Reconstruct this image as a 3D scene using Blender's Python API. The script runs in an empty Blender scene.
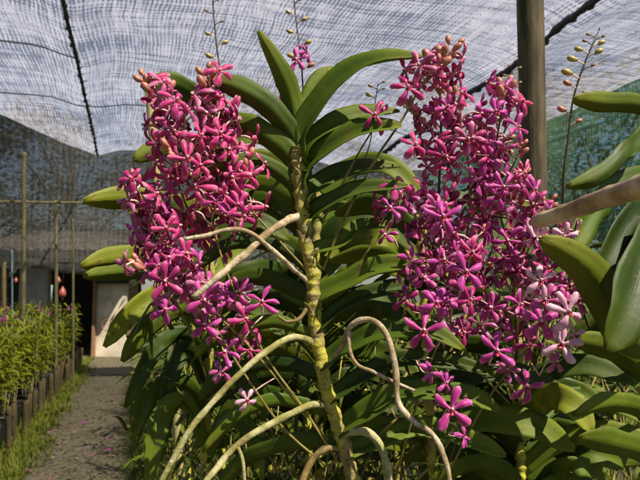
import bpy, math, random
from mathutils import Vector, Matrix, noise
from math import sin, cos, pi, radians, sqrt, tan, atan2
R = random.Random(7)
V = Vector
sc = bpy.context.scene
C = sc.collection
# ------------------------------------------------------------------ camera
FPX = 615.0
PIT = math.atan2(55, FPX)
CAM = V((0, 0, 1.4))
FW = V((0, cos(PIT), sin(PIT))); UP = V((0, -sin(PIT), cos(PIT))); RX = V((1, 0, 0))
cam = bpy.data.objects.new('camera', bpy.data.cameras.new('camera')); C.objects.link(cam)
cam.location = CAM; cam.rotation_euler = (pi/2 + PIT, 0, 0)
cam.data.sensor_width = 36; cam.data.lens = 36*FPX/640
cam.data.clip_start = 0.02; cam.data.clip_end = 2000
cam.data.dof.use_dof = True; cam.data.dof.focus_distance = 0.80; cam.data.dof.aperture_fstop = 15
sc.camera = cam
def P(px, py, d):
    return CAM + FW*d + RX*((px-320)/FPX*d) + UP*((240-py)/FPX*d)
TH = math.atan2(190, FPX)                      # direction of the path
DA = V((-sin(TH), cos(TH), 0)); DL = V((cos(TH), sin(TH), 0))
def G(lat, al, z=0.0):
    v = DL*lat + DA*al; v.z = z; return v
# ------------------------------------------------------------------ materials
def newmat(name):
    m = bpy.data.materials.new(name); m.use_nodes = True
    nt = m.node_tree; nt.nodes.clear()
    out = nt.nodes.new('ShaderNodeOutputMaterial')
    return m, nt, out
def N(nt, t, **kw):
    n = nt.nodes.new(t)
    for k, v in kw.items():
        if k.startswith('i_'):
            n.inputs[k[2:].replace('_', ' ')].default_value = v
        else: setattr(n, k, v)
    return n
def ramp(nt, fac, stops, interp='LINEAR'):
    r = nt.nodes.new('ShaderNodeValToRGB'); r.color_ramp.interpolation = interp
    e = r.color_ramp.elements
    while len(e) > 1: e.remove(e[0])
    e[0].position = stops[0][0]; e[0].color = (*stops[0][1], 1)
    for p, c in stops[1:]:
        x = e.new(p); x.color = (*c, 1)
    nt.links.new(fac, r.inputs[0]); return r.outputs[0]
def mixc(nt, fac, a, b, mode='MIX'):
    m = nt.nodes.new('ShaderNodeMix'); m.data_type = 'RGBA'; m.blend_type = mode
    for k, v in ((0, fac), (6, a), (7, b)):
        if hasattr(v, 'is_output'): nt.links.new(v, m.inputs[k])
        elif isinstance(v, (int, float)): m.inputs[k].default_value = v
        else: m.inputs[k].default_value = (*v, 1)
    return m.outputs[2]
def math_(nt, op, a, b=0.0, c=None):
    m = nt.nodes.new('ShaderNodeMath'); m.operation = op
    for i, v in enumerate((a, b, c)):
        if v is None: continue
        if hasattr(v, 'is_output'): nt.links.new(v, m.inputs[i])
        else: m.inputs[i].default_value = v
    return m.outputs[0]
def noise_(nt, vec, scale, detail=3, rough=.55):
    n = N(nt, 'ShaderNodeTexNoise'); n.inputs['Scale'].default_value = scale
    n.inputs['Detail'].default_value = detail; n.inputs['Roughness'].default_value = rough
    if vec is not None: nt.links.new(vec, n.inputs['Vector'])
    return n.outputs[0]
def objco(nt): return nt.nodes.new('ShaderNodeTexCoord').outputs['Object']
def uvco(nt): return nt.nodes.new('ShaderNodeTexCoord').outputs['UV']
def rnd(nt): return nt.nodes.new('ShaderNodeObjectInfo').outputs['Random']
def bump(nt, h, strength=.4, dist=.002):
    b = N(nt, 'ShaderNodeBump'); b.inputs['Strength'].default_value = strength; b.inputs['Distance'].default_value = dist
    nt.links.new(h, b.inputs['Height']); return b.outputs[0]
def prin(nt, col, rough=.5, nrm=None, spec=.5):
    p = nt.nodes.new('ShaderNodeBsdfPrincipled')
    if hasattr(col, 'is_output'): nt.links.new(col, p.inputs['Base Color'])
    else: p.inputs['Base Color'].default_value = (*col, 1)
    if hasattr(rough, 'is_output'): nt.links.new(rough, p.inputs['Roughness'])
    else: p.inputs['Roughness'].default_value = rough
    p.inputs['Specular IOR Level'].default_value = spec
    if nrm is not None: nt.links.new(nrm, p.inputs['Normal'])
    return p.outputs[0]
def mixs(nt, fac, a, b):
    m = nt.nodes.new('ShaderNodeMixShader')
    if hasattr(fac, 'is_output'): nt.links.new(fac, m.inputs[0])
    else: m.inputs[0].default_value = fac
    nt.links.new(a, m.inputs[1]); nt.links.new(b, m.inputs[2]); return m.outputs[0]
def transl(nt, col):
    t = nt.nodes.new('ShaderNodeBsdfTranslucent')
    if hasattr(col, 'is_output'): nt.links.new(col, t.inputs[0])
    else: t.inputs[0].default_value = (*col, 1)
    return t.outputs[0]
def fin(nt, out, s): nt.links.new(s, out.inputs[0])

def leaf_mat(name, dark, mid, light, tr=.28, rough=.48):
    m, nt, out = newmat(name)
    oc = objco(nt); n1 = noise_(nt, oc, 14, 3); n2 = noise_(nt, oc, 90, 3)
    uv = uvco(nt); sep = N(nt, 'ShaderNodeSeparateXYZ'); nt.links.new(uv, sep.inputs[0])
    cx = math_(nt, 'ABSOLUTE', math_(nt, 'SUBTRACT', sep.outputs[1], .5))
    f = math_(nt, 'ADD', math_(nt, 'MULTIPLY', n1, .75), math_(nt, 'MULTIPLY', rnd(nt), .35))
    col = ramp(nt, f, [(.25, dark), (.52, mid), (.85, light)])
    # yellowish tip and paler midrib, brown scars
    tip = math_(nt, 'POWER', sep.outputs[0], 7.0)
    col = mixc(nt, math_(nt, 'MULTIPLY', tip, .55), col, (light[0]*1.5, light[1]*1.15, light[2]))
    rib = ramp(nt, cx, [(0, (1, 1, 1)), (.035, (0, 0, 0))])
    col = mixc(nt, math_(nt, 'MULTIPLY', rib, .35), col, dark)
    n3 = noise_(nt, oc, 55, 4, .7)
    sp = ramp(nt, n3, [(.60, (0, 0, 0)), (.66, (1, 1, 1))])
    col = mixc(nt, math_(nt, 'MULTIPLY', sp, .75), col, (.12, .085, .03))
    mp = N(nt, 'ShaderNodeMapping'); mp.inputs['Scale'].default_value = (3, 60, 1); nt.links.new(uv, mp.inputs[0])
    st = noise_(nt, mp.outputs[0], 1, 2)
    h = math_(nt, 'ADD', math_(nt, 'MULTIPLY', st, .3), math_(nt, 'MULTIPLY', n2, .5))
    nr = bump(nt, h, .6, .0016)
    rr = ramp(nt, n1, [(.3, (rough-.08,)*3), (.7, (rough+.16,)*3)])
    tc = mixc(nt, .5, col, (light[0]*1.3, light[1]*1.3, light[2]*.6))
    fin(nt, out, mixs(nt, tr, prin(nt, col, rr, nr, .27), transl(nt, tc)))
    return m
M = {}
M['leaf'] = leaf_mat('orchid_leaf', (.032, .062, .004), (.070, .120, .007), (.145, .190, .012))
M['leaf_dark'] = leaf_mat('deep_green_shaded_leaf', (.016, .034, .004), (.036, .066, .005), (.080, .115, .008), .20)  # darker copy of the leaf green, shade on unlit blades painted into it
M['leaf_lit'] = leaf_mat('yellow_green_lit_leaf', (.06, .095, .006), (.125, .165, .010), (.22, .25, .02), .28)  # brighter copy of the leaf green with sunlight put into the colour
M['leaf_bed'] = leaf_mat('bed_leaf', (.14, .19, .008), (.25, .31, .012), (.37, .40, .022), .42, .5)
M['grass'] = leaf_mat('grass_blade', (.07, .11, .012), (.15, .20, .02), (.24, .26, .035), .3, .5)
M['tree_leaf'] = leaf_mat('tree_leaf', (.02, .032, .012), (.045, .062, .018), (.08, .09, .025), .2, .5)

def petal_mat(name, deep, mid, edge, base, var):
    m, nt, out = newmat(name)
    uv = uvco(nt); sep = N(nt, 'ShaderNodeSeparateXYZ'); nt.links.new(uv, sep.inputs[0])
    u = sep.outputs[0]; cx = math_(nt, 'MULTIPLY', math_(nt, 'ABSOLUTE', math_(nt, 'SUBTRACT', sep.outputs[1], .5)), 2)
    col = ramp(nt, u, [(0, base), (.22, mid), (.48, deep), (.8, mid), (1, edge)])
    e = math_(nt, 'POWER', cx, 3.0)
    col = mixc(nt, math_(nt, 'MULTIPLY', e, .6), col, edge)
    mp = N(nt, 'ShaderNodeMapping'); mp.inputs['Scale'].default_value = (2, 22, 1); nt.links.new(uv, mp.inputs[0])
    st = noise_(nt, mp.outputs[0], 1, 2)
    col = mixc(nt, math_(nt, 'MULTIPLY', ramp(nt, st, [(.45, (0, 0, 0)), (.7, (1, 1, 1))]), .35), col, deep)
    r = rnd(nt)
    col = mixc(nt, math_(nt, 'MULTIPLY', r, .6), col, var, 'MIX')
    nr = bump(nt, st, .3, .0006)
    fin(nt, out, mixs(nt, .36, prin(nt, col, .42, nr, .4), transl(nt, mixc(nt, .4, col, edge))))
    return m
M['petal_magenta'] = petal_mat('magenta_petal', (.40, .014, .19), (.57, .05, .32), (.80, .33, .58), (.86, .56, .66), (.54, .07, .42))
M['petal_crimson'] = petal_mat('crimson_pink_petal', (.52, .014, .145), (.67, .06, .25), (.86, .42, .52), (.90, .64, .62), (.54, .04, .27))
M['petal_pale'] = petal_mat('pale_pink_petal', (.66, .30, .48), (.80, .56, .66), (.84, .66, .72), (.88, .82, .78), (.74, .42, .58))
def simple(name, c1, c2, scale=30, rough=.6, bs=.4, bd=.002, tr=0, spec=.4, stretch=None):
    m, nt, out = newmat(name)
    oc = objco(nt)
    if stretch:
        mp = N(nt, 'ShaderNodeMapping'); mp.inputs['Scale'].default_value = stretch; nt.links.new(oc, mp.inputs[0]); oc = mp.outputs[0]
    n = noise_(nt, oc, scale, 5, .6)
    col = ramp(nt, n, [(.35, c1), (.65, c2)])
    s = prin(nt, col, rough, bump(nt, n, bs, bd), spec)
    if tr: s = mixs(nt, tr, s, transl(nt, col))
    fin(nt, out, s); return m
M['lip'] = simple('dark_red_lip', (.20, .01, .03), (.36, .02, .06), 300, .4)
M['column'] = simple('cream_column', (.6, .22, .30), (.72, .5, .45), 300, .4)
M['pedicel'] = simple('pale_pink_pedicel', (.50, .22, .24), (.72, .56, .46), 120, .45)
M['bud'] = simple('pinkish_bud', (.30, .06, .08), (.46, .22, .13), 130, .4)
M['bud_green'] = simple('olive_bud', (.22, .20, .05), (.42, .32, .12), 120, .42)
M['bud_dark'] = simple('dull_brown_bud', (.10, .06, .03), (.24, .15, .07), 120, .5)
M['stalk'] = simple('olive_brown_stalk', (.13, .10, .025), (.26, .21, .05), 60, .5)
M['stalk_dark'] = simple('dark_stalk', (.03, .035, .018), (.08, .07, .03), 60, .5)
M['root_tan'] = simple('tan_root', (.26, .18, .09), (.50, .40, .25), 55, .55, .5, .002)
M['root_green'] = simple('green_root', (.22, .21, .05), (.40, .37, .14), 50, .55, .5, .002)
M['root_brown'] = simple('brown_root', (.10, .065, .02), (.25, .18, .06), 60, .6, .5, .002)
M['bamboo'] = simple('weathered_bamboo', (.20, .16, .06), (.36, .31, .13), 8, .6, .4, .003, stretch=(3, 3, .5))
M['bamboo_dark'] = simple('dark_bamboo', (.10, .085, .035), (.22, .19, .09), 8, .7, .4, .003, stretch=(3, 3, .5))  # darker bamboo tone for the far poles and rail
M['wood'] = simple('mossy_wood', (.035, .027, .014), (.115, .088, .045), 22, .85, .8, .006, stretch=(2, 2, .25))
M['stake'] = simple('stake_wood', (.05, .038, .016), (.13, .095, .04), 18, .85, .6, .004, stretch=(2, 2, .3))
M['pot'] = simple('black_pot', (.012, .012, .012), (.03, .028, .025), 20, .5)
M['rope'] = simple('black_rope', (.012, .012, .018), (.07, .07, .085), 40, .8, .8, .01)
M['wire'] = simple('grey_wire', (.35, .35, .36), (.6, .6, .6), 10, .5)
M['bark'] = simple('bark', (.05, .035, .02), (.13, .1, .06), 12, .9, .8, .01)
M['wall_grey'] = simple('grey_cement_board', (.22, .22, .21), (.32, .31, .30), 3, .85)
M['wall_white'] = simple('cream_wall', (.40, .34, .25), (.66, .58, .46), 2.5, .8)
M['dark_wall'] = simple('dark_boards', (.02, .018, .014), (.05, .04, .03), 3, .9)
M['roof_sheet'] = simple('rusty_roof_sheet', (.10, .08, .07), (.18, .15, .13), 4, .8)
M['red'] = simple('red_plastic', (.20, .035, .03), (.34, .10, .07), 9, .45)
M['blue'] = simple('pale_blue_pipe', (.12, .20, .25), (.2, .30, .36), 6, .5)
M['timber'] = simple('brown_timber', (.16, .09, .05), (.26, .16, .09), 6, .8)
M['pebble'] = simple('pebbles', (.06, .045, .028), (.22, .17, .11), 9, .8, .6, .01)
M['teal'] = simple('teal_cord', (.03, .22, .20), (.07, .36, .31), 20, .6)
def root_mat(name, body, chalk, tip):
    m, nt, out = newmat(name); oc = objco(nt)
    a = noise_(nt, oc, 34, 5, .65); b = noise_(nt, oc, 160, 5, .75)
    c = ramp(nt, a, [(.34, tip), (.47, body), (.6, chalk)])
    c = mixc(nt, math_(nt, 'MULTIPLY', ramp(nt, b, [(.52, (0, 0, 0)), (.62, (1, 1, 1))]), .55), c, tuple(x*.45 for x in body))
    fin(nt, out, prin(nt, c, .7, bump(nt, b, .9, .003), .3)); M[name] = m
root_mat('root_tan', (.30, .22, .12), (.52, .44, .31), (.20, .14, .06))
root_mat('root_green', (.24, .23, .07), (.42, .39, .20), (.20, .16, .05))
# stem: yellow-green with brown dry patches
m, nt, out = newmat('orchid_stem'); oc = objco(nt)
n1 = noise_(nt, oc, 28, 4, .6); n2 = noise_(nt, oc, 110, 5, .7)
c = ramp(nt, n1, [(.27, (.14, .09, .05)), (.38, (.28, .22, .08)), (.52, (.42, .38, .035)), (.7, (.33, .36, .04))])
c = mixc(nt, math_(nt, 'MULTIPLY', ramp(nt, n2, [(.5, (0, 0, 0)), (.62, (1, 1, 1))]), .6), c, (.08, .06, .03))
sz = N(nt, 'ShaderNodeSeparateXYZ'); nt.links.new(oc, sz.inputs[0])
dry = ramp(nt, math_(nt, 'ADD', sz.outputs[2], math_(nt, 'MULTIPLY', n1, .16)), [(0, (0, 0, 0)), (1, (1, 1, 1))])
mr = N(nt, 'ShaderNodeMapRange'); nt.links.new(math_(nt, 'ADD', sz.outputs[2], math_(nt, 'MULTIPLY', n1, .2)), mr.inputs[0]); mr.inputs[1].default_value = 1.50; mr.inputs[2].default_value = 1.72
c = mixc(nt, math_(nt, 'MULTIPLY', mr.outputs[0], .8), c, (.20, .19, .06))
fin(nt, out, prin(nt, c, .6, bump(nt, n2, .8, .004), .4)); M['stem'] = m
# dry tan cane
m, nt, out = newmat('dry_cane'); oc = objco(nt)
n1 = noise_(nt, oc, 16, 4, .6)
c = ramp(nt, n1, [(.36, (.15, .09, .04)), (.5, (.33, .24, .11)), (.64, (.58, .48, .28))])
fin(nt, out, prin(nt, c, .22, bump(nt, noise_(nt, oc, 60, 4), .4, .002), .6)); M['cane'] = m
# path
m, nt, out = newmat('gravel_path'); oc = objco(nt)
vor = N(nt, 'ShaderNodeTexVoronoi'); vor.inputs['Scale'].default_value = 27; nt.links.new(oc, vor.inputs['Vector'])
n1 = noise_(nt, oc, 1.6, 5, .6); n2 = noise_(nt, oc, 30, 4)
c = ramp(nt, vor.outputs['Color'], [(.2, (.11, .095, .062)), (.8, (.22, .19, .13))])
c = mixc(nt, ramp(nt, n1, [(.4, (0, 0, 0)), (.7, (.7, .7, .7))]), c, (.13, .125, .06))
fin(nt, out, prin(nt, c, .9, bump(nt, math_(nt, 'SUBTRACT', math_(nt, 'MULTIPLY', n2, 2.2), vor.outputs['Distance']), .9, .03), .2)); M['path'] = m
M['soil'] = simple('dark_soil', (.035, .028, .018), (.08, .065, .035), 4, .95, .8, .03)
m, nt, out = newmat('mossy_ground'); oc = objco(nt)
n1 = noise_(nt, oc, .9, 5, .6)
c = ramp(nt, n1, [(.35, (.05, .06, .018)), (.6, (.10, .12, .03))])
fin(nt, out, prin(nt, c, .95, bump(nt, noise_(nt, oc, 12, 5), .8, .03), .2)); M['ground'] = m

def net_mat(name, base, dash, alpha_lo, alpha_hi, cu, cv, dashamt, tr=.6, tint=None):
    """woven shade cloth; UV is in metres (u across, v along)"""
    m, nt, out = newmat(name)
    uv = uvco(nt)
    dn = N(nt, 'ShaderNodeTexNoise'); dn.inputs['Scale'].default_value = .9; dn.inputs['Detail'].default_value = 3
    nt.links.new(uv, dn.inputs['Vector'])
    sb = N(nt, 'ShaderNodeVectorMath', operation='SUBTRACT'); nt.links.new(dn.outputs['Color'], sb.inputs[0]); sb.inputs[1].default_value = (.5, .5, .5)
    scl = N(nt, 'ShaderNodeVectorMath', operation='SCALE'); nt.links.new(sb.outputs[0], scl.inputs[0]); scl.inputs['Scale'].default_value = .17
    ad = N(nt, 'ShaderNodeVectorMath', operation='ADD'); nt.links.new(uv, ad.inputs[0]); nt.links.new(scl.outputs[0], ad.inputs[1])
    sep = N(nt, 'ShaderNodeSeparateXYZ'); nt.links.new(ad.outputs[0], sep.inputs[0])
    su = math_(nt, 'SINE', math_(nt, 'MULTIPLY', sep.outputs[0], 2*pi/cu))
    sv = math_(nt, 'SINE', math_(nt, 'MULTIPLY', sep.outputs[1], 2*pi/cv))
    fine = noise_(nt, ad.outputs[0], 36, 4, .78)
    mid = noise_(nt, uv, 5.5, 4, .65)
    big = noise_(nt, uv, .8, 3, .6)
    mpa = N(nt, 'ShaderNodeMapping'); mpa.inputs['Scale'].default_value = (26, 1.6, 1); nt.links.new(ad.outputs[0], mpa.inputs[0]); ska = noise_(nt, mpa.outputs[0], 1, 3, .7)
    mpb = N(nt, 'ShaderNodeMapping'); mpb.inputs['Scale'].default_value = (1.2, 16, 1); nt.links.new(ad.outputs[0], mpb.inputs[0]); skb = noise_(nt, mpb.outputs[0], 1, 3, .7)
    stk = math_(nt, 'SUBTRACT', math_(nt, 'ADD', ska, skb), 1.0)
    s = math_(nt, 'ADD', math_(nt, 'MULTIPLY', su, .8), math_(nt, 'MULTIPLY', sv, .4))
    s = math_(nt, 'ADD', s, math_(nt, 'MULTIPLY', math_(nt, 'SUBTRACT', fine, .5), 5.5))
    s = math_(nt, 'ADD', s, math_(nt, 'MULTIPLY', math_(nt, 'SUBTRACT', big, .52), 5.0))
    s = math_(nt, 'ADD', s, math_(nt, 'MULTIPLY', math_(nt, 'SUBTRACT', mid, .5), 2.5))
    s = math_(nt, 'ADD', s, math_(nt, 'MULTIPLY', stk, -4.0))
    d = ramp(nt, math_(nt, 'ADD', math_(nt, 'MULTIPLY', s, .25), .5), [(.46, (0, 0, 0)), (.66, (1, 1, 1))])
    spk = noise_(nt, uv, 75, 2, .8); c2 = ramp(nt, math_(nt, 'ADD', math_(nt, 'ADD', math_(nt, 'MULTIPLY', mid, .6), math_(nt, 'MULTIPLY', spk, .6)), math_(nt, 'MULTIPLY', stk, .5)), [(.42, tuple(x*.50 for x in base)), (.68, base)])
    col = mixc(nt, math_(nt, 'MULTIPLY', d, dashamt), c2, dash)
    al = ramp(nt, fine, [(.35, (alpha_lo,)*3), (.65, (alpha_hi,)*3)])
    nr = bump(nt, math_(nt, 'ADD', mid, math_(nt, 'MULTIPLY', fine, .3)), .7, .05)
    cl = mixs(nt, tr, prin(nt, col, .7, nr, .2), transl(nt, col))
    tp = nt.nodes.new('ShaderNodeBsdfTransparent')
    if tint: tp.inputs[0].default_value = (*tint, 1)
    fin(nt, out, mixs(nt, al, tp.outputs[0], cl))
    return m
M['net'] = net_mat('silver_shade_net', (.80, .79, .92), (.085, .085, .11), .34, .68, .034, .062, .85, .60)
M['net_dark'] = net_mat('black_shade_net', (.185, .18, .155), (.06, .058, .05), .70, .93, .07, .12, .8, .5)
M['net_teal'] = net_mat('green_shade_net', (.20, .36, .22), (.05, .12, .07), .46, .78, .05, .09, .8, .5)

# ------------------------------------------------------------------ mesh builder
def catmull(pts, n):
    pts = [V(p) for p in pts]
    if len(pts) == 2: return [pts[0].lerp(pts[1], i/n) for i in range(n+1)]
    ex = [pts[0]*2-pts[1]] + pts + [pts[-1]*2-pts[-2]]
    out = []; k = len(pts)-1
    for i in range(n+1):
        t = i/n*k; j = min(int(t), k-1); f = t-j
        a, b, c, d = ex[j:j+4]
        out.append(.5*((2*b)+(c-a)*f+(2*a-5*b+4*c-d)*f*f+(3*b-a-3*c+d)*f**3))
    return out
class MB:
    def __init__(s): s.v = []; s.f = []; s.m = []; s.uv = []
    def tube(s, pts, rad, seg=8, mat=0, cap=True):
        n = len(pts); b = len(s.v); ref = None
        for i, p in enumerate(pts):
            t = (pts[min(i+1, n-1)]-pts[max(i-1, 0)]).normalized()
            if ref is None:
                ref = t.cross(V((.31, .17, .93)));
                if ref.length < .1: ref = t.cross(V((1, 0, 0)))
            ref = (ref - t*ref.dot(t)).normalized(); bi = t.cross(ref)
            r = rad(i/(n-1)) if callable(rad) else rad
            for k in range(seg):
                a = 2*pi*k/seg
                s.v.append(p+(ref*cos(a)+bi*sin(a))*r); s.uv.append((i/(n-1), k/seg))
        for i in range(n-1):
            for k in range(seg):
                k2 = (k+1) % seg
                s.f.append((b+i*seg+k, b+i*seg+k2, b+(i+1)*seg+k2, b+(i+1)*seg+k)); s.m.append(mat)
        if cap:
            s.f.append(tuple(b+k for k in range(seg))[::-1]); s.m.append(mat)
            s.f.append(tuple(b+(n-1)*seg+k for k in range(seg))); s.m.append(mat)
    def sheet(s, rows, mat=0, thick=None, nrm=None):
        """rows: list of lists of (point, (u,v)); closed if thick (rows of normals given)"""
        b = len(s.v); nr = len(rows); nc = len(rows[0])
        for r in rows:
            for p, q in r: s.v.append(p); s.uv.append(q)
        for i in range(nr-1):
            for j in range(nc-1):
                s.f.append((b+i*nc+j, b+i*nc+j+1, b+(i+1)*nc+j+1, b+(i+1)*nc+j)); s.m.append(mat)
        if thick:
            b2 = len(s.v)
            for i, r in enumerate(rows):
                for j, (p, q) in enumerate(r):
                    edge = (j in (0, nc-1)) or i in (0, nr-1)
                    s.v.append(p-nrm[i][j]*(thick*(.35 if edge else 1))); s.uv.append(q)
            for i in range(nr-1):
                for j in range(nc-1):
                    s.f.append((b2+i*nc+j, b2+(i+1)*nc+j, b2+(i+1)*nc+j+1, b2+i*nc+j+1)); s.m.append(mat)
            per = [(0, j) for j in range(nc)]+[(i, nc-1) for i in range(1, nr)]+[(nr-1, j) for j in range(nc-2, -1, -1)]+[(i, 0) for i in range(nr-2, 0, -1)]
            for k in range(len(per)):
                a = per[k]; c = per[(k+1) % len(per)]
                ia = a[0]*nc+a[1]; ic = c[0]*nc+c[1]
                s.f.append((b+ic, b+ia, b2+ia, b2+ic)); s.m.append(mat)
    def strap(s, pts, width, sidef, fold=.25, thick=.0016, n=14, nc=5, mat=0, w0=.75, tippow=2.6, wav=0):
        """leaf blade along pts; sidef(t)->unit side vector"""
        c = catmull(pts, n); rows = []; nn = []
        ph = R.random()*6
        for i, p in enumerate(c):
            u = i/n; t = (c[min(i+1, n)]-c[max(i-1, 0)]).normalized()
            sd = sidef(t, u); sd = (sd-t*sd.dot(t)).normalized(); nm = sd.cross(t).normalized()
            if nm.z < 0: nm = -nm
            w = width*.5*(w0+(1-w0)*min(1, u*3))*max(.06, (1-max(0, (u-.6)/.4)**tippow))**.6
            row = []; nr_ = []
            for j in range(nc):
                v = -1+2*j/(nc-1)
                off = fold*w*(abs(v)**.9)*(1-.25*abs(v))
                q = p+sd*(w*v*(1-.12*fold)*(1+.05*sin(u*23+ph*2)))+nm*(off+wav*w*sin(u*9+ph)*v+wav*.6*w*sin(u*21+ph)*v*v)
                if i == n and j == nc//2: q = q-t*w*.35      # notched tip
                row.append((q, (u, (v+1)/2))); nr_.append(nm)
            rows.append(row); nn.append(nr_)
        s.sheet(rows, mat, thick, nn)
    def ell(s, c, axes, R3=None, mat=0, seg=8, rings=6):
        b = len(s.v)
        for i in range(rings+1):
            th = pi*i/rings
            for k in range(seg):
                a = 2*pi*k/seg
                p = V((axes[0]*sin(th)*cos(a), axes[1]*sin(th)*sin(a), axes[2]*cos(th)))
                if R3: p = R3 @ p
                s.v.append(V(c)+p); s.uv.append((i/rings, k/seg))
        for i in range(rings):
            for k in range(seg):
                k2 = (k+1) % seg
                s.f.append((b+i*seg+k, b+(i+1)*seg+k, b+(i+1)*seg+k2, b+i*seg+k2)); s.m.append(mat)
    def box(s, c, h, mat=0, ax=None):
        b = len(s.v); ax = ax or (V((1, 0, 0)), V((0, 1, 0)), V((0, 0, 1)))
        for dx in (-1, 1):
            for dy in (-1, 1):
                for dz in (-1, 1):
                    s.v.append(V(c)+ax[0]*h[0]*dx+ax[1]*h[1]*dy+ax[2]*h[2]*dz); s.uv.append((0, 0))
        for f in ((0, 1, 3, 2), (4, 6, 7, 5), (0, 4, 5, 1), (2, 3, 7, 6), (0, 2, 6, 4), (1, 5, 7, 3)):
            s.f.append(tuple(b+i for i in f)); s.m.append(mat)
    def mesh(s, name, mats, origin=V((0, 0, 0)), smooth=True):
        me = bpy.data.meshes.new(name)
        me.from_pydata([tuple(p-origin) for p in s.v], [], s.f)
        for m in (mats if isinstance(mats, (list, tuple)) else [mats]): me.materials.append(m)
        me.polygons.foreach_set('material_index', s.m)
        me.polygons.foreach_set('use_smooth', [smooth]*len(s.f))
        ul = me.uv_layers.new(name='UVMap')
        li = [0]*len(me.loops); me.loops.foreach_get('vertex_index', li)
        fl = []
        for i in li: fl.extend(s.uv[i])
        ul.data.foreach_set('uv', fl); me.update(); return me
    def build(s, name, mats, parent=None, origin=None, porigin=V((0, 0, 0)), smooth=True):
        origin = V(origin) if origin is not None else V(porigin)
        return link(name, s.mesh(name, mats, origin, smooth), parent, origin-V(porigin))
def link(name, data, parent=None, loc=(0, 0, 0)):
    o = bpy.data.objects.new(name, data); C.objects.link(o); o.location = loc
    if parent: o.parent = parent
    return o
def tag(o, label, cat, group=None):
    o['label'] = label; o['category'] = cat
    if group: o['group'] = group
    return o
def thing(name, label, cat, loc=(0, 0, 0), group=None):
    return tag(link(name, None, None, loc), label, cat, group)
def struct(o, kind='structure'): o['kind'] = kind; return o
def dup(root, loc, rz, label, group, scale=1.0):
    r = root.copy(); C.objects.link(r); r.location = loc; r.rotation_euler = (0, 0, rz); r.scale = (scale,)*3
    r['label'] = label; r['group'] = group
    for ch in list(root.children):
        c = ch.copy(); C.objects.link(c); c.parent = r
    return r
ORD = ['first', 'second', 'third', 'fourth', 'fifth', 'sixth', 'seventh', 'eighth', 'ninth', 'tenth', 'eleventh', 'twelfth', 'thirteenth', 'fourteenth', 'fifteenth', 'sixteenth', 'seventeenth', 'eighteenth', 'nineteenth', 'twentieth']
for k in ORD[:9]: ORD.append('twenty-'+k)
ORD.append('thirtieth')
F = V((0, 1, 0))
def view_side(tau, tw=0.0):
    """side vector facing between the picture plane and depth"""
    def f(t, u):
        a = tau+tw*u
        return (t.cross(F)).normalized()*cos(a)+F*sin(a)
    return f
def flat_side(tw=0.0, roll=0.0):
    def f(t, u):
        s_ = t.cross(V((0, 0, 1)))
        if s_.length < .05: s_ = V((1, 0, 0))
        s_.normalize(); n_ = s_.cross(t)
        a = roll+tw*u
        return s_*cos(a)+n_*sin(a)
    return f
# ------------------------------------------------------------------ flowers
PED = []
def petal(mb, ang, L, W, c1, c2, roll, tw, mat=0):
    d = V((cos(ang), 0, sin(ang))); sd0 = V((-sin(ang), 0, cos(ang))); Yb = V((0, 1, 0))
    n, nc = 10, 5; rows = []; nn = []
    bend = R.uniform(-.25, .25); phs = R.uniform(0, 6.28)
    for i in range(n+1):
        u = i/n
        y = -(c1*u-c2*u*u)*L
        p = d*(L*u*(1-.18*u*u*abs(c2)))+Yb*y+sd0*(bend*L*u*u)
        sm = min(1, max(0, (u-.05)/.6)); sm = sm*sm*(3-2*sm)
        w = W*.5*(.30+.70*sm)
        if u > .72: w *= sqrt(max(.10, 1-((u-.72)/.30)**2))
        a = tw*u; sd = sd0*cos(a)+Yb*sin(a); nm = -Yb*cos(a)+sd0*sin(a)
        row = []; nr = []
        for j in range(nc):
            v = -1+2*j/(nc-1)
            ruf = .13*w*sin(u*13+phs+v*1.5)*v*v+.16*w*(1-abs(v))*-1
            row.append((p+sd*w*v*(1-.15*roll*abs(v))*(1+.06*sin(u*17+phs))-nm*(roll*w*v*v+ruf), (u, (v+1)/2))); nr.append(nm)
        rows.append(row); nn.append(nr)
    mb.sheet(rows, mat, .00045, nn)
def flower_mesh(pm, k, open_=1.0):
    mb = MB(); L = .0232*R.uniform(.86, 1.12); W = .0090*R.uniform(.85, 1.12)
    j = lambda s: R.uniform(-s, s)
    petal(mb, radians(92+j(12)), L, W, .25+j(.15), .45+j(.35), .55, j(.4))
    for sg in (1, -1):
        petal(mb, radians(90+sg*(62+j(14))), L*.96, W*.92, .3+j(.2), .5+j(.4), .55, j(.6))
        petal(mb, radians(90+sg*(140+j(12))), L*1.02, W*1.12, .55+j(.2), .75+j(.4), .65, sg*R.uniform(-.2, .7))
    # lip with side lobes
    for a, l, w in ((-90, .0065, .0045), (-40, .004, .003), (-140, .004, .003)):
        petal(mb, radians(a), l, w, 1.3, .6, .4, 0, 1)
    mb.ell((0, -.0025, .0010), (.0017, .0032, .0019), None, 2, 6, 4)
    e = V((j(.010), .026+j(.005), -.012+j(.007)))
    pts = catmull([V((0, -.0005, 0)), V((e.x*.2, .009, .0005)), V((e.x*.6, .016, -.003)), e], 8)
    mb.tube(pts, lambda t: .0015-.0004*t, 5, 3)
    me = mb.mesh('flower', [pm, M['lip'], M['column'], M['pedicel']])
    return me, e
M['petal_rose'] = petal_mat('rose_petal', (.46, .05, .22), (.62, .16, .36), (.80, .48, .60), (.86, .66, .66), (.40, .06, .26))
M['petal_purple'] = petal_mat('deep_purple_petal', (.32, .010, .13), (.46, .03, .20), (.64, .16, .36), (.78, .42, .50), (.50, .03, .20))
FL = {c: [flower_mesh(M['petal_'+c], k) for k in range(9)] for c in ('magenta', 'crimson', 'pale', 'rose', 'purple')}
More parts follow.
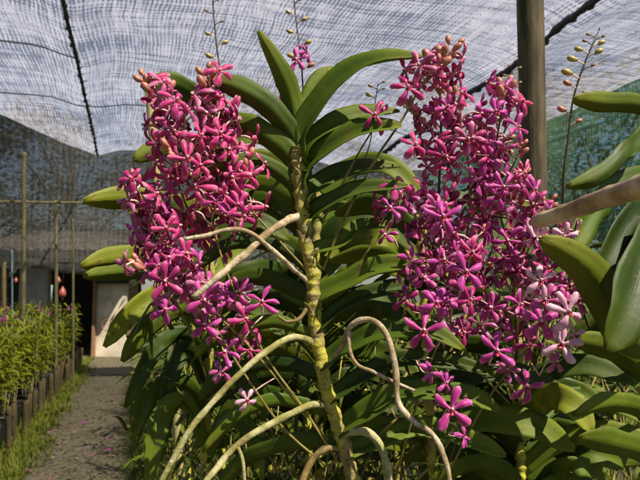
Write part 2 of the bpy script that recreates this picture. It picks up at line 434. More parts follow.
def bud_mesh(bm, s=1.0):
    mb = MB(); mb.ell((0, 0, 0), (.0037*s, .0037*s, .0058*s), None, 0, 8, 6)
    mb.ell((.0008, .0003, -.004*s), (.0024*s, .0026*s, .0035*s), None, 0, 6, 4)
    pts = catmull([V((0, 0, -.005*s)), V((0, .0012, -.011)), V((.001, .0045, -.016))], 5)
    mb.tube(pts, .0009, 5, 1)
    return mb.mesh('bud', [bm, M['pedicel'] if bm is not M['bud_dark'] else M['stalk_dark']])
BUDS = {'pink': [bud_mesh(M['bud'], R.uniform(.9, 1.3)) for _ in range(4)], 'green': [bud_mesh(M['bud_green'], R.uniform(.75, 1.05)) for _ in range(3)],
        'dark': [bud_mesh(M['bud_dark'], R.uniform(.6, .9)) for _ in range(3)]}
def place_flower(spike, sworld, pos, yaw, tilt, roll, color, at_center=False, scale=1.0, var=None):
    me, e = FL[color][R.randrange(9) if var is None else var]
    rot = Matrix.Rotation(yaw, 3, 'Z') @ Matrix.Rotation(tilt, 3, 'X') @ Matrix.Rotation(roll, 3, 'Y')
    p = pos if at_center else pos-(rot @ e)*scale
    o = link('flower', me, spike, p-sworld); o.rotation_euler = rot.to_euler(); o.scale = (scale,)*3
    return p, p+(rot @ e)*scale
def place_bud(spike, sworld, pos, dirv, kind='pink', scale=1.0):
    me = R.choice(BUDS[kind]); z = dirv.normalized()
    q = V((0, 0, 1)).rotation_difference(z)
    e = (q @ V((.001, .0045, -.016)))*scale
    o = link('bud', me, spike, pos-e-sworld); o.rotation_euler = q.to_euler(); o.scale = (scale,)*3
CNT = {}
def spike(root, pts, f0, f1, nf, color, rad=.0017, smat='stalk', ntip=6, tipkind='pink', tipspan=.12, heroes=(), branches=(), fscale=1.0, bscale=1.0):
    W = [P(*p) for p in pts]; c = catmull(W, 26); ro = V(root.location); so = W[0]
    def at(t):
        x = max(0, min(.9999, t))*26; i = int(x); return c[i].lerp(c[i+1], x-i)
    mb = MB(); mb.tube(c, lambda t: rad*(1-.45*t), 7, 0)
    todo = []; az = R.uniform(0, 6)
    cr = lambda: (R.choice(color) if isinstance(color, (list, tuple)) else color)
    for i in range(nf):
        t = f0+(f1-f0)*(i+R.uniform(-.3, .3))/max(1, nf-1); az += 2.4+R.uniform(-.5, .5)
        a = math.remainder(az, 2*pi)
        a = a*.86                                             # more of them turned to the open side
        todo.append((at(t), a, R.uniform(-.8, .45), R.uniform(-.8, .8), cr(), fscale*R.uniform(.82, 1.1)))
    buds = []
    for i in range(ntip):
        t = 1-tipspan*i/max(1, ntip); p = at(t); a = i*2.5+R.random()
        tt = (at(min(1, t+.02))-at(t-.03)).normalized()
        buds.append((p, tt*.8+V((cos(a), sin(a), .25))*(.3+.9*min(1, i/3)), bscale*(.75+.35*min(1, i/4))))
    for (t0, dx, dy, dd, n_) in branches:
        p0 = at(t0); p2 = p0+RX*dx+UP*dy+F*dd; p1 = p0.lerp(p2, .5)-UP*.006
        bc = catmull([p0, p1, p2], 8); mb.tube(bc, lambda t: .0012-.0004*t, 6, 0)
        for i in range(n_):
            az += 2.3; t = .3+.55*(i/max(1, n_-1)); q = bc[int(t*8)]
            todo.append((q, math.remainder(az, 2*pi)*.86, R.uniform(-.7, .4), R.uniform(-.8, .8), cr(), fscale*R.uniform(.85, 1.05)))
        for i in range(3):
            buds.append((bc[8-i], (bc[8]-bc[6]).normalized()+V((cos(i*2.2), sin(i*2.2), .3))*.7*i/2, bscale*.9))
    o = link('flower_spike', mb.mesh('tmp', M[smat]), root, so-ro)
    for h in heroes:
        px, py, d, yaw, roll, col, scl = h[:7]
        _, e = place_flower(o, so, P(px, py, d), radians(yaw), radians(h[7] if len(h) > 7 else -8), radians(roll), col, True, scl)
        k = min(range(27), key=lambda i: (c[i]-e).length)
        if (c[k]-e).length > .002:
            mb.tube(catmull([e, e.lerp(c[k], .5)+UP*.003, c[k]], 6), .0010, 5, 1)
    for p, a, ti, ro_, cl, s_ in todo: place_flower(o, so, p, a, ti, ro_, cl, False, s_)
    for p, dv, s_ in buds: place_bud(o, so, p, dv, tipkind, s_)
    o.data = mb.mesh('flower_spike', [M[smat], M['pedicel']], so)
    CNT[root.name] = CNT.get(root.name, 0)+len(todo)+len(heroes)
    return o
def bud_spike(root, pts, buds, rad=.0014, kind='green', smat='stalk_dark', heroes=()):
    """bare spike with buds on side stubs; buds: (t, side, len_m, kind)"""
    W = [P(*p) for p in pts]; c = catmull(W, 26); so = W[0]
    mb = MB(); mb.tube(c, lambda t: rad*(1-.5*t), 7, 0)
    o = link('flower_spike', mb.mesh('flower_spike', M[smat], so), root, so-V(root.location))
    for t, sd, ln, kd in buds:
        x = min(.999, t)*26; p = c[int(x)].lerp(c[int(x)+1], x-int(x))
        place_bud(o, so, p, V((sd, R.uniform(-.3, .3), .45)), kd, ln)
    for px, py, d, yaw, roll, col, scl in heroes:
        place_flower(o, so, P(px, py, d), radians(yaw), -.1, radians(roll), col, True, scl)
    return o
# ------------------------------------------------------------------ MAIN ORCHID
def px_leaf(root, pts, wpx, tau=32, mat='leaf', fold=.3, tw=0, wav=0.03, w0=.7, n=16, tip=2.6, name='leaf'):
    W = [P(*p) for p in pts]; d = sum(p[2] for p in pts)/len(pts)
    mb = MB(); mb.strap(W, wpx/FPX*d/max(.35, cos(radians(tau))), view_side(radians(tau), radians(tw)), fold, .0018, n, 7, 0, w0, tip, wav)
    return mb.build(name, M[mat], root, W[0], root.location)
def px_tube(root, name, pts, rad, mat, n=30, seg=9, bumpy=0.0, extra=()):
    W = [P(*p) for p in pts]; c = catmull(W, n)
    if bumpy:
        c = [p+V((noise.noise(p*40), noise.noise(p*40+V((9, 0, 0))), noise.noise(p*40+V((0, 9, 0)))))*bumpy for p in c]
    rv = R.random()*50; rad2 = rad
    if bumpy: rad2 = lambda t: rad(t)*(1+.24*noise.noise(V((t*n*.35, rv, 0)))+.10*noise.noise(V((t*n*1.1, rv, 5))))
    mb = MB(); mb.tube(c, rad2, seg, 0)
    for e, r in extra: mb.tube(catmull([P(*p) for p in e], 10), r, seg, 0)
    return mb.build(name, M[mat], root, W[0], root.location if root else V((0, 0, 0)))
base = P(356, 520, .8); base.z = 0
main = thing('orchid_plant', 'central orchid with a tall yellow-green stem, leafy crown and looping tan roots', 'orchid', base, 'flowering orchids at the front')
stem_px = [(298, 146, .80), (298, 156, .80), (299, 175, .80), (302, 205, .80), (306, 240, .80), (312, 270, .80), (314, 300, .80), (316, 330, .80), (321, 360, .80), (327, 390, .80), (336, 420, .80), (345, 450, .80), (354, 485, .80), (360, 560, .80)]
W = [P(*p) for p in stem_px]+[V((base.x, base.y, .5)), V((base.x, base.y, -.02))]
c = catmull(W, 300); mb = MB()
def srad(t):
    z = t*44+.5*noise.noise(V((t*20, 0, 0))); nd = abs(z-round(z))
    return .0088+.0012*math.exp(-(nd/.13)**2)+.0016*noise.noise(V((t*60, 3, 1)))
for i in range(len(c)): c[i] = c[i]+V((noise.noise(V((i*.13, 0, 5)))*.003, 0, 0))
c = c[::1]; mb.tube(c, srad, 14, 0)
for i in range(3, 150, 6):             # dry leaf-base scraps left on the stem
    t = c[i+1]-c[i]; a = R.uniform(0, 6.28); o_ = V((cos(a), sin(a), 0))*.009
    d_ = V((cos(a), sin(a), 0))
    mb.strap([c[i]+o_*.9, c[i]+o_*1.15+V((0, 0, .008)), c[i]+o_*1.5+V((0, 0, .015))+d_*R.uniform(0, .006)], R.uniform(.007, .013), lambda tt, u, d_=d_: V((-d_.y, d_.x, 0)), .3, .0006, 4, 3, 0, 1, 1.5)
mb.build('stem', M['stem'], main, None, base)
D = .80
LV = [
 ([(298,150,.80),(296,124,.80),(291,102,.80),(281,75,.79),(258,31,.78)], 25, 20, 'leaf', 8),
 ([(299,145,.805),(301,125,.81),(308,105,.82),(318,82,.83),(333,67,.84)], 20, 22, 'leaf', 8),
 ([(298,158,.80),(302,134,.80),(322,102,.79),(352,72,.78),(385,61,.77),(424,57,.76)], 27, 30, 'leaf', 12),
 ([(297,160,.80),(292,138,.80),(268,108,.79),(240,90,.785),(206,79,.785)], 26, 28, 'leaf', 0),
 ([(299,172,.80),(304,150,.80),(328,130,.80),(356,118,.81),(400,112,.82)], 25, 34, 'leaf', 5),
 ([(299,190,.80),(305,168,.80),(330,148,.785),(362,132,.77),(402,126,.76)], 26, 34, 'leaf', 0),
 ([(298,182,.80),(290,160,.80),(266,138,.80),(238,126,.81),(196,128,.82)], 25, 34, 'leaf', 0),
 ([(300,206,.80),(292,186,.80),(270,168,.79),(245,162,.78),(205,170,.77)], 26, 30, 'leaf', 0),
 ([(301,215,.80),(307,196,.80),(330,180,.82),(358,170,.84),(402,166,.86)], 26, 35, 'leaf', 0),
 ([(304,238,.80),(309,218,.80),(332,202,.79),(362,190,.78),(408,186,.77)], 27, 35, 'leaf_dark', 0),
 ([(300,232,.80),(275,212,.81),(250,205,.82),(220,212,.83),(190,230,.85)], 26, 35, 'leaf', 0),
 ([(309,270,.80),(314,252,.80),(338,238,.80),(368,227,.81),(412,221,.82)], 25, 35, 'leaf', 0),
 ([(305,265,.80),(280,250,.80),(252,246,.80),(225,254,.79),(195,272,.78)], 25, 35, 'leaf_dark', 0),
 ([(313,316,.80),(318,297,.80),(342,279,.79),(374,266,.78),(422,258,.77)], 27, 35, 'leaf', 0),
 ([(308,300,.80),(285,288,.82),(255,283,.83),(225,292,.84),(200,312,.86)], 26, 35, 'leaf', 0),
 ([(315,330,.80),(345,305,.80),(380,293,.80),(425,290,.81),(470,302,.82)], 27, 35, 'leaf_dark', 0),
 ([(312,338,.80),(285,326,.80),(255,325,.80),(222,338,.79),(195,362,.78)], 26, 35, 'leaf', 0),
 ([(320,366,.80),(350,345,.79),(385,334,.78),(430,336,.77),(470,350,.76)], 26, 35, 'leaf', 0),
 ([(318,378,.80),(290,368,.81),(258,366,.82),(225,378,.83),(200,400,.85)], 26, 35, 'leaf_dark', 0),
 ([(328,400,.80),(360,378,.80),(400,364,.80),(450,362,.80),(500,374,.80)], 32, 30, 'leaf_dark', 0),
 ([(325,415,.80),(297,406,.80),(265,408,.79),(235,420,.78),(205,446,.77)], 27, 35, 'leaf', 0),
 ([(338,432,.80),(370,410,.79),(410,398,.78),(460,398,.77),(505,412,.77)], 32, 35, 'leaf', 0),
 ([(342,455,.80),(380,440,.82),(425,432,.84),(470,440,.86),(510,458,.88)], 30, 35, 'leaf', 0),
 ([(338,450,.80),(305,445,.82),(270,448,.84),(240,465,.86),(215,490,.88)], 28, 35, 'leaf_dark', 0),
]
for i, (pts, w, tau, mt, tw) in enumerate(LV): px_leaf(main, [(a+(R.uniform(-6,6) if k > 1 and i > 9 else 0), b+(R.uniform(-7,7) if k > 1 and i > 9 else 0), c) for k, (a, b, c) in enumerate(pts)], w*(.92 if i < 7 else R.uniform(.56,.80)), tau, mt, .75, tw, .07, 1.0 if i < 10 else .8)
lin = lambda a, b: (lambda t: a+(b-a)*t)
px_tube(main, 'aerial_root', [(303,216,.80),(290,219,.785),(272,230,.755),(245,254,.73),(218,277,.71),(193,297,.70)], lambda t: .0058-.0022*t, 'root_tan', 34, 10, .0016)
px_tube(main, 'aerial_root', [(309,283,.80),(292,268,.775),(270,248,.745),(250,232,.735),(225,230,.73),(205,236,.72),(184,239,.715)], lambda t: .0034-.0010*t, 'root_tan', 34, 9, .0014)
px_tube(main, 'aerial_root', [(318,350,.80),(305,339,.79),(286,340,.77),(255,360,.745),(222,392,.725),(190,430,.705),(160,485,.69)], lambda t: .0047-.0014*t, 'root_green', 40, 10, .0016)
px_tube(main, 'aerial_root', [(325,405,.80),(310,405,.785),(285,417,.765),(255,433,.745),(228,454,.73),(198,492,.70)], lambda t: .0049-.0013*t, 'root_green', 36, 10, .0014,
        extra=[([(238,447,.735),(243,462,.732),(245,492,.73)], .0022)])
px_tube(main, 'aerial_root', [(322,372,.80),(340,350,.785),(349,330,.77),(362,320,.76),(378,324,.75),(390,342,.745),(396,372,.74),(398,402,.735),(412,420,.725),(432,434,.715),(444,456,.70),(452,490,.69)], lambda t: .0034+.0006*sin(t*3)-.0006*t, 'root_tan', 60, 9, .0012)
px_tube(main, 'aerial_root', [(349,330,.77),(350,350,.765),(357,364,.76),(372,371,.755),(392,381,.75),(416,391,.745)], lambda t: .0028-.0010*t, 'root_tan', 26, 8, .0012)
px_tube(main, 'aerial_root', [(340,436,.80),(352,432,.785),(368,432,.77),(379,444,.76),(386,464,.75),(391,495,.74)], lambda t: .0052, 'root_green', 26, 10, .001)
px_tube(main, 'aerial_root', [(340,448,.80),(325,449,.79),(312,460,.785),(303,480,.78),(298,500,.775)], lambda t: .0045, 'root_brown', 22, 9, .0012)
px_tube(main, 'aerial_root', [(311,300,.80),(300,318,.79),(288,322,.785),(278,316,.78)], lambda t: .0036-.002*t, 'root_brown', 16, 8, .001)
cm_ = 0; cm = ['crimson', 'crimson', 'crimson', 'magenta', 'rose', 'purple']; mc = ['magenta', 'magenta', 'magenta', 'rose', 'rose', 'crimson', 'purple']
CM2 = ['magenta', 'crimson', 'rose', 'crimson', 'purple']
# left hand spikes
spike(main, [(338,462,.80),(303,408,.79),(262,350,.78),(226,270,.77),(208,205,.765),(190,140,.76),(168,108,.76),(147,83,.76)], .50, .90, 22, cm, ntip=6, tipspan=.13, branches=[(.62,-.03,.03,-.02,4)], bscale=1.25)
spike(main, [(332,470,.80),(285,430,.79),(245,375,.775),(208,315,.76),(176,262,.755),(150,215,.75),(134,182,.75)], .55, .97, 19, cm, ntip=3, tipspan=.05, branches=[(.62,-.035,.02,.01,4),(.75,-.03,.02,.02,4)])
spike(main, [(311,275,.80),(284,246,.79),(252,210,.785),(230,168,.78),(216,125,.775),(208,78,.77)], .40, .93, 21, cm, ntip=5, tipspan=.08, branches=[(.35,-.05,.01,-.01,4), (.5,.012,.03,.0,2)], bscale=1.25,
      heroes=[(250,175,.77,20,10,'crimson',.95), (230,150,.76,-15,0,'crimson',1.0), (238,205,.755,15,-15,'crimson',.95)])
spike(main, [(328,440,.80),(290,395,.79),(248,345,.775),(210,310,.765),(172,285,.755),(143,265,.75)], .52, .95, 14, mc, ntip=5, tipspan=.07, bscale=1.2,
      heroes=[(262,302,.765,10,5,'magenta',1.05), (240,292,.77,-20,20,'magenta',.95), (222,372,.77,30,-10,'rose',.85), (250,350,.775,20,40,'purple',.8), (215,335,.77,0,10,'rose',.95), (226,352,.765,-35,20,'magenta',1.0), (247,400,.765,25,-20,'pale',.85), (165,310,.74,30,20,'magenta',.95), (205,325,.75,-10,0,'magenta',1.05)])
# right hand spikes rising from the same stem
spike(main, [(323,270,.80),(341,226,.79),(372,165,.78),(402,120,.77),(424,82,.765),(452,50,.76)], .80, .90, 3, cm, rad=.0020, ntip=8, tipspan=.16, bscale=1.2,
      heroes=[(408,88,.75,5,-8,'crimson',1.0), (430,60,.76,30,20,'magenta',.7), (440,66,.75,60,10,'crimson',.7)])
spike(main, [(322,222,.80),(338,192,.79),(358,154,.785),(374,128,.78)], .97, .99, 0, cm, rad=.0018, ntip=1, tipspan=.02, heroes=[(375,115,.765,-5,4,'crimson',1.0)])
spike(main, [(340,293,.80),(364,256,.79),(388,225,.785),(396,205,.78)], .85, .97, 2, mc, rad=.0018, ntip=1, tipspan=.02, heroes=[(391,208,.765,-25,10,'magenta',.95), (386,235,.775,-50,0,'magenta',.85)])
for pts in ([(330,468,.81),(372,400,.80),(400,330,.80),(412,270,.80)], [(345,462,.82),(395,420,.82),(440,370,.82),(468,310,.82)]):
    px_tube(main, 'old_flower_stalk', pts, .0019, 'stalk', 16, 7)
# ------------------------------------------------------------------ second flowering orchid, behind right of centre
b2 = P(432, 520, .92); b2.z = 0
pl2 = thing('orchid_plant', 'orchid right of centre carrying the dense upper mass of crimson and magenta flowers', 'orchid', b2, 'flowering orchids at the front')
def simple_stem(root, pts, r=.008, mat='stem'):
    b = V(root.location); W = [P(*p) for p in pts]+[V((b.x, b.y, .5)), V((b.x, b.y, -.02))]
    mb = MB(); mb.tube(catmull(W, 120), lambda t: r+.0015*sin(t*170), 9, 0); return mb.build('stem', M[mat], root, None, b)
simple_stem(pl2, [(420,215,.94),(424,280,.93),(428,360,.92),(432,450,.92),(434,520,.92)])
spike(pl2, [(424,330,.92),(430,290,.88),(436,230,.83),(440,165,.80),(441,110,.79),(438,70,.785)], .28, .97, 34, CM2, rad=.0022, smat='stalk_dark', ntip=4, tipspan=.08, bscale=1.3,
      branches=[(.45,-.04,.03,-.01,4), (.6,.045,.03,.0,5), (.7,-.03,.03,.01,4)], heroes=[(443,217,.73,0,-2,'magenta',1.22), (415,145,.76,15,0,'crimson',1.0)])
spike(pl2, [(430,360,.92),(455,300,.88),(478,230,.84),(492,165,.82),(500,120,.80),(506,90,.80)], .30, .92, 30, mc, rad=.0020, smat='stalk_dark', ntip=5, tipspan=.12, bscale=1.3,
      branches=[(.5,.04,.02,.0,4), (.65,-.05,.03,.01,5)], heroes=[(518,128,.77,20,30,'magenta',1.0)])
spike(pl2, [(427,345,.92),(450,300,.88),(466,240,.84),(470,180,.81),(462,130,.79),(448,95,.785)], .20, .90, 22, CM2, rad=.0019, ntip=3, tipspan=.06, bscale=1.2)
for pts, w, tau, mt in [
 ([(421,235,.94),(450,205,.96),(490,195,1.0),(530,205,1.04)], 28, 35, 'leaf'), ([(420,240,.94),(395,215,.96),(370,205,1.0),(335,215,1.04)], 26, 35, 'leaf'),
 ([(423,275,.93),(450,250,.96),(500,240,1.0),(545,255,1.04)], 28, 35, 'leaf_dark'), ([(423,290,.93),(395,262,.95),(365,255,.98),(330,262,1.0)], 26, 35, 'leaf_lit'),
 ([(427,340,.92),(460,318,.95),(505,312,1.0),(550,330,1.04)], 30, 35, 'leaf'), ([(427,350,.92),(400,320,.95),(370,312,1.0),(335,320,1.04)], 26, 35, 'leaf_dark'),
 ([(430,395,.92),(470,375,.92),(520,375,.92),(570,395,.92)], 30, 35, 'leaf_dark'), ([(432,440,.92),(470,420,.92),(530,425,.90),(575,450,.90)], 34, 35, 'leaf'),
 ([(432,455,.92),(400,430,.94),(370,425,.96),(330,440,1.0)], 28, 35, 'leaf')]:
    px_leaf(pl2, pts, w*R.uniform(.6,.8), tau, mt, .3, 0, .05)
# ------------------------------------------------------------------ third flowering orchid, right
b3 = P(520, 560, .95); b3.z = 0
pl3 = thing('orchid_plant', 'orchid at lower right with loose magenta and pale pink star flowers over dark leaves', 'orchid', b3, 'flowering orchids at the front')
simple_stem(pl3, [(515,290,.98),(518,360,.97),(520,450,.96),(522,540,.95)])
spike(pl3, [(517,420,.96),(505,360,.90),(512,300,.86),(530,245,.84),(548,205,.83)], .35, .92, 22, mc, ntip=4, tipspan=.1, bscale=1.1,
      branches=[(.6,-.05,.02,-.02,5)], heroes=[(497,195,.79,5,10,'magenta',1.05), (535,190,.80,30,0,'magenta',.9)])
spike(pl3, [(450,470,.86),(478,415,.83),(505,375,.81),(540,335,.79),(565,300,.785),(583,277,.78)], .72, .93, 6, ['rose', 'magenta', 'pale'], ntip=2, tipspan=.05, bscale=1.6,
      heroes=[(497,351,.74,-8,4,'magenta',1.25), (527,387,.75,12,20,'magenta',1.1), (540,281,.72,8,6,'pale',1.1), (568,312,.715,15,-20,'pale',1.15), (562,344,.72,-18,24,'pale',1.2),
              (541,322,.73,-10,0,'magenta',1.25), (520,305,.77,30,15,'magenta',1.0), (512,332,.785,60,0,'magenta',.95), (545,300,.76,-20,30,'rose',1.05), (575,335,.76,20,-10,'pale',.95), (548,268,.77,10,0,'purple',1.0), (508,370,.78,-40,20,'rose',.85), (555,362,.77,30,0,'rose',.9), (578,300,.765,-10,10,'rose',.9), (530,345,.78,0,40,'purple',.95), (530,300,.78,-40,20,'pale',.9)])
spike(pl3, [(395,480,.84),(412,420,.82),(430,365,.80),(450,312,.79),(468,270,.785),(480,235,.79)], .80, .96, 5, mc, ntip=2, tipspan=.05,
      heroes=[(436,303,.75,8,14,'magenta',1.2), (424,331,.74,-10,8,'magenta',1.3), (466,272,.735,0,-6,'magenta',1.25), (492,308,.77,-60,10,'magenta',1.0), (430,372,.75,40,170,'magenta',.8), (452,335,.78,30,10,'rose',.95), (404,300,.77,-30,0,'purple',.95), (413,262,.76,20,10,'magenta',1.0), (445,260,.77,-30,-10,'rose',.9), (470,300,.775,10,30,'purple',.95), (480,325,.78,-20,10,'rose',.95), (425,278,.77,-30,0,'magenta',.9)])
spike(pl3, [(415,482,.84),(440,455,.80),(455,430,.775),(462,408,.77)], .9, .95, 0, mc, ntip=1, tipspan=.02,
      heroes=[(452,410,.74,-6,2,'magenta',1.22), (446,383,.765,30,20,'magenta',.75), (464,437,.76,50,160,'magenta',.65)])
spike(pl3, [(516,400,.96),(480,330,.88),(462,280,.82),(425,235,.80),(408,200,.79)], .30, .95, 22, mc, ntip=2, tipspan=.05, smat='stalk_dark')
spike(pl3, [(518,400,.96),(540,350,.86),(552,300,.80),(548,255,.79),(560,225,.78)], .35, .95, 16, ['rose','magenta','pale','rose'], ntip=3, tipspan=.06, smat='stalk_dark')
spike(pl3, [(516,410,.96),(478,370,.86),(455,330,.80),(436,290,.79),(412,262,.78)], .40, .96, 15, mc, ntip=3, tipspan=.06, smat='stalk')
spike(pl3, [(517,380,.96),(515,310,.88),(508,250,.83),(500,200,.81),(520,150,.80)], .30, .92, 22, mc, ntip=4, tipspan=.08, smat='stalk_dark')
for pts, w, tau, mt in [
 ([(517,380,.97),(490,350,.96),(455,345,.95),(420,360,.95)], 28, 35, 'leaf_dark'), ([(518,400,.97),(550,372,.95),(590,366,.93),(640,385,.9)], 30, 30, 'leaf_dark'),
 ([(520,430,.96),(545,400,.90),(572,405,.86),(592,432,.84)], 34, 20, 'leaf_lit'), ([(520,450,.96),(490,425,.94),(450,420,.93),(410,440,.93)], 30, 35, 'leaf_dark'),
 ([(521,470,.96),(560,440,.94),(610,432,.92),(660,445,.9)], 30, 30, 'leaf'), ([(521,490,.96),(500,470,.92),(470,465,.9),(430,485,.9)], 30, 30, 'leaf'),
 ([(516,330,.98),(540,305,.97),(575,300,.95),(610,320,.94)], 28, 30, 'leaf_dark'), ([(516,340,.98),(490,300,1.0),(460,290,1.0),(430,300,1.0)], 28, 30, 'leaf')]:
    px_leaf(pl3, pts, w*R.uniform(.65,.85), tau, mt, .3, 0, .05)
for k in range(9):
    y = 395+k*17
    for sg in (-1, 1):
        j = lambda q: R.uniform(-q, q); ln = R.uniform(85, 135)
        px_leaf(pl3, [(521, y+25, 1.0), (521+sg*ln*.3, y-8+j(8), 1.0+j(.06)), (521+sg*ln*.65, y-10+j(10), 1.0+j(.10)), (521+sg*ln, y+14+j(18), 1.0+j(.14))], R.uniform(17, 24), 28+j(14), R.choice(['leaf', 'leaf_dark', 'leaf']), .5, j(25), .08, n=12)
# ------------------------------------------------------------------ big leafed orchid at right edge
b4 = P(675, 600, .95); b4.z = 0
pl4 = thing('orchid_plant', 'big leaved orchid at the right edge with broad green blades and a bare bud spike', 'orchid', b4, 'flowering orchids at the front')
simple_stem(pl4, [(668,80,.92),(670,200,.93),(672,320,.94),(674,450,.95),(675,580,.95)], .012)
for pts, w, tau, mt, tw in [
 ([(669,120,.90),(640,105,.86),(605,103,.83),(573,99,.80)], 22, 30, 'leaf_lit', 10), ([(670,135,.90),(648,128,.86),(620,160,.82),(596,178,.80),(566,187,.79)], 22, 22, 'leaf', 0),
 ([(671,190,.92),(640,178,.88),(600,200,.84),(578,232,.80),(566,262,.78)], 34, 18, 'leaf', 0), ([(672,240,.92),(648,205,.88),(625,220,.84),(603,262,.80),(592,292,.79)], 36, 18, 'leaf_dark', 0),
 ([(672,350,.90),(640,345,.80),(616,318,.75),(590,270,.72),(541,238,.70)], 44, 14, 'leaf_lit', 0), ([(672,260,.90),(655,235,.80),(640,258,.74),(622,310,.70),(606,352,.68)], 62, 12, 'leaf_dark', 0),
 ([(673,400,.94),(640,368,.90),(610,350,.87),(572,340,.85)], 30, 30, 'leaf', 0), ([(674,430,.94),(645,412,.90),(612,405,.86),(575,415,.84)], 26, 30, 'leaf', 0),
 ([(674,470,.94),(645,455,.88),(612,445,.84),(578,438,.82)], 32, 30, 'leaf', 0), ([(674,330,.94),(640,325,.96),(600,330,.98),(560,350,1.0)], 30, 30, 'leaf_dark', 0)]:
    px_leaf(pl4, pts, w*.86, tau, mt, .55, tw, .09)
bud_spike(pl4, [(640,420,.98),(590,330,.93),(567,240,.86),(563,185,.83),(568,140,.82),(573,100,.815),(584,65,.81),(597,35,.81)],
  [(.62,1,.8,'pink'),(.66,-1,1.1,'pink'),(.72,1,1.0,'dark'),(.76,-1,1.0,'pink'),(.80,-1,1.2,'green'),(.83,1,1.0,'dark'),(.86,-1,1.1,'green'),(.89,1,1.0,'green'),(.91,-1,.9,'green'),(.935,1,.9,'green'),(.95,-1,.8,'dark'),(.97,1,.8,'dark'),(.985,-1,.7,'dark'),(.995,.2,.6,'dark')], .0022)
# ------------------------------------------------------------------ orchid at left, behind the left flowers
b5 = P(205, 560, 1.05); b5.z = 0
pl5 = thing('orchid_plant', 'orchid behind the left flowers with blunt folded leaves sticking out left', 'orchid', b5, 'flowering orchids at the front')
simple_stem(pl5, [(212,90,1.05),(210,200,1.05),(208,320,1.05),(206,440,1.05),(205,540,1.05)], .010)
spike(pl5, [(208,400,1.0),(240,370,.86),(232,330,.79),(205,300,.775),(178,280,.77)], .35, .96, 13, mc, ntip=2, tipspan=.06)
spike(pl5, [(208,350,1.0),(208,290,.90),(212,235,.82),(217,180,.80),(214,130,.79),(208,95,.79)], .30, .95, 20, cm, ntip=3, smat='stalk_dark', branches=[(.5,.022,.03,0,4),(.7,.022,.03,0,4)])
spike(pl5, [(207,380,1.0),(190,330,.88),(165,280,.80),(155,240,.78),(150,200,.78)], .35, .96, 20, mc, ntip=3, tipspan=.06)
spike(pl5, [(208,300,1.0),(200,240,.86),(180,190,.80),(172,150,.78),(180,118,.78)], .35, .95, 16, cm, ntip=3, tipspan=.06)
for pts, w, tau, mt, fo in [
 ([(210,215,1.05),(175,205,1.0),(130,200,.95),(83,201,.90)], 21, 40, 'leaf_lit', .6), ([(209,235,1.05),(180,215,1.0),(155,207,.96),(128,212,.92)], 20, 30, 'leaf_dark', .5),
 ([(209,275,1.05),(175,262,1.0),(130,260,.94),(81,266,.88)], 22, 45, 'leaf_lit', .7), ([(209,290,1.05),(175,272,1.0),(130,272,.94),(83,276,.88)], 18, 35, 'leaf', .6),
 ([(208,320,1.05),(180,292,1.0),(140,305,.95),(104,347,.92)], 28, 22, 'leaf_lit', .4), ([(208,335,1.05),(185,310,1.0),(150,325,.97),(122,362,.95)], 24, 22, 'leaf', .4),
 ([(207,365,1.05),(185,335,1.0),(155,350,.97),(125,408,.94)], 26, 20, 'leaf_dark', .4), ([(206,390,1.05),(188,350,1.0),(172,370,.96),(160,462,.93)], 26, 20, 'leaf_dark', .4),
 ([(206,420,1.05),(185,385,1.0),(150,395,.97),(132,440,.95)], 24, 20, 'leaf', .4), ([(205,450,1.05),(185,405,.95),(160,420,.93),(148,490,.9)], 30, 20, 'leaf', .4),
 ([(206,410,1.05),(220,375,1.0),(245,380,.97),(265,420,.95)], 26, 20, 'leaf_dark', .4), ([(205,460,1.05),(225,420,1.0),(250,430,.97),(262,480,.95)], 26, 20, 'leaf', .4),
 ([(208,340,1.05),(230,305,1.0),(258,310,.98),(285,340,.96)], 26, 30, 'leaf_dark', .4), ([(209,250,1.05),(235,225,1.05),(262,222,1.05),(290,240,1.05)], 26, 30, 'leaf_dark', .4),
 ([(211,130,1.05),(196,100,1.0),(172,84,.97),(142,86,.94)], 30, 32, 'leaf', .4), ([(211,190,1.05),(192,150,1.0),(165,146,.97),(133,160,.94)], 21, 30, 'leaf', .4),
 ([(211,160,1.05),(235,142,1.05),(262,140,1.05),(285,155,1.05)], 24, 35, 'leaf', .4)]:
    px_leaf(pl5, pts, w*(.95 if w < 23 else R.uniform(.65,.85)), tau, mt, fo, 0, .05)
bud_spike(pl5, [(211,120,1.06),(219,75,1.06),(216,40,1.06),(213,5,1.06),(212,-25,1.06)], [(.2,1,1,'green'),(.35,-1,1.1,'green'),(.45,1,1,'green'),(.52,-1,.9,'green'),(.6,1,.9,'dark'),(.68,-1,.9,'dark'),(.76,1,.8,'dark'),(.85,-1,.7,'dark'),(.95,1,.7,'dark')], .0019)
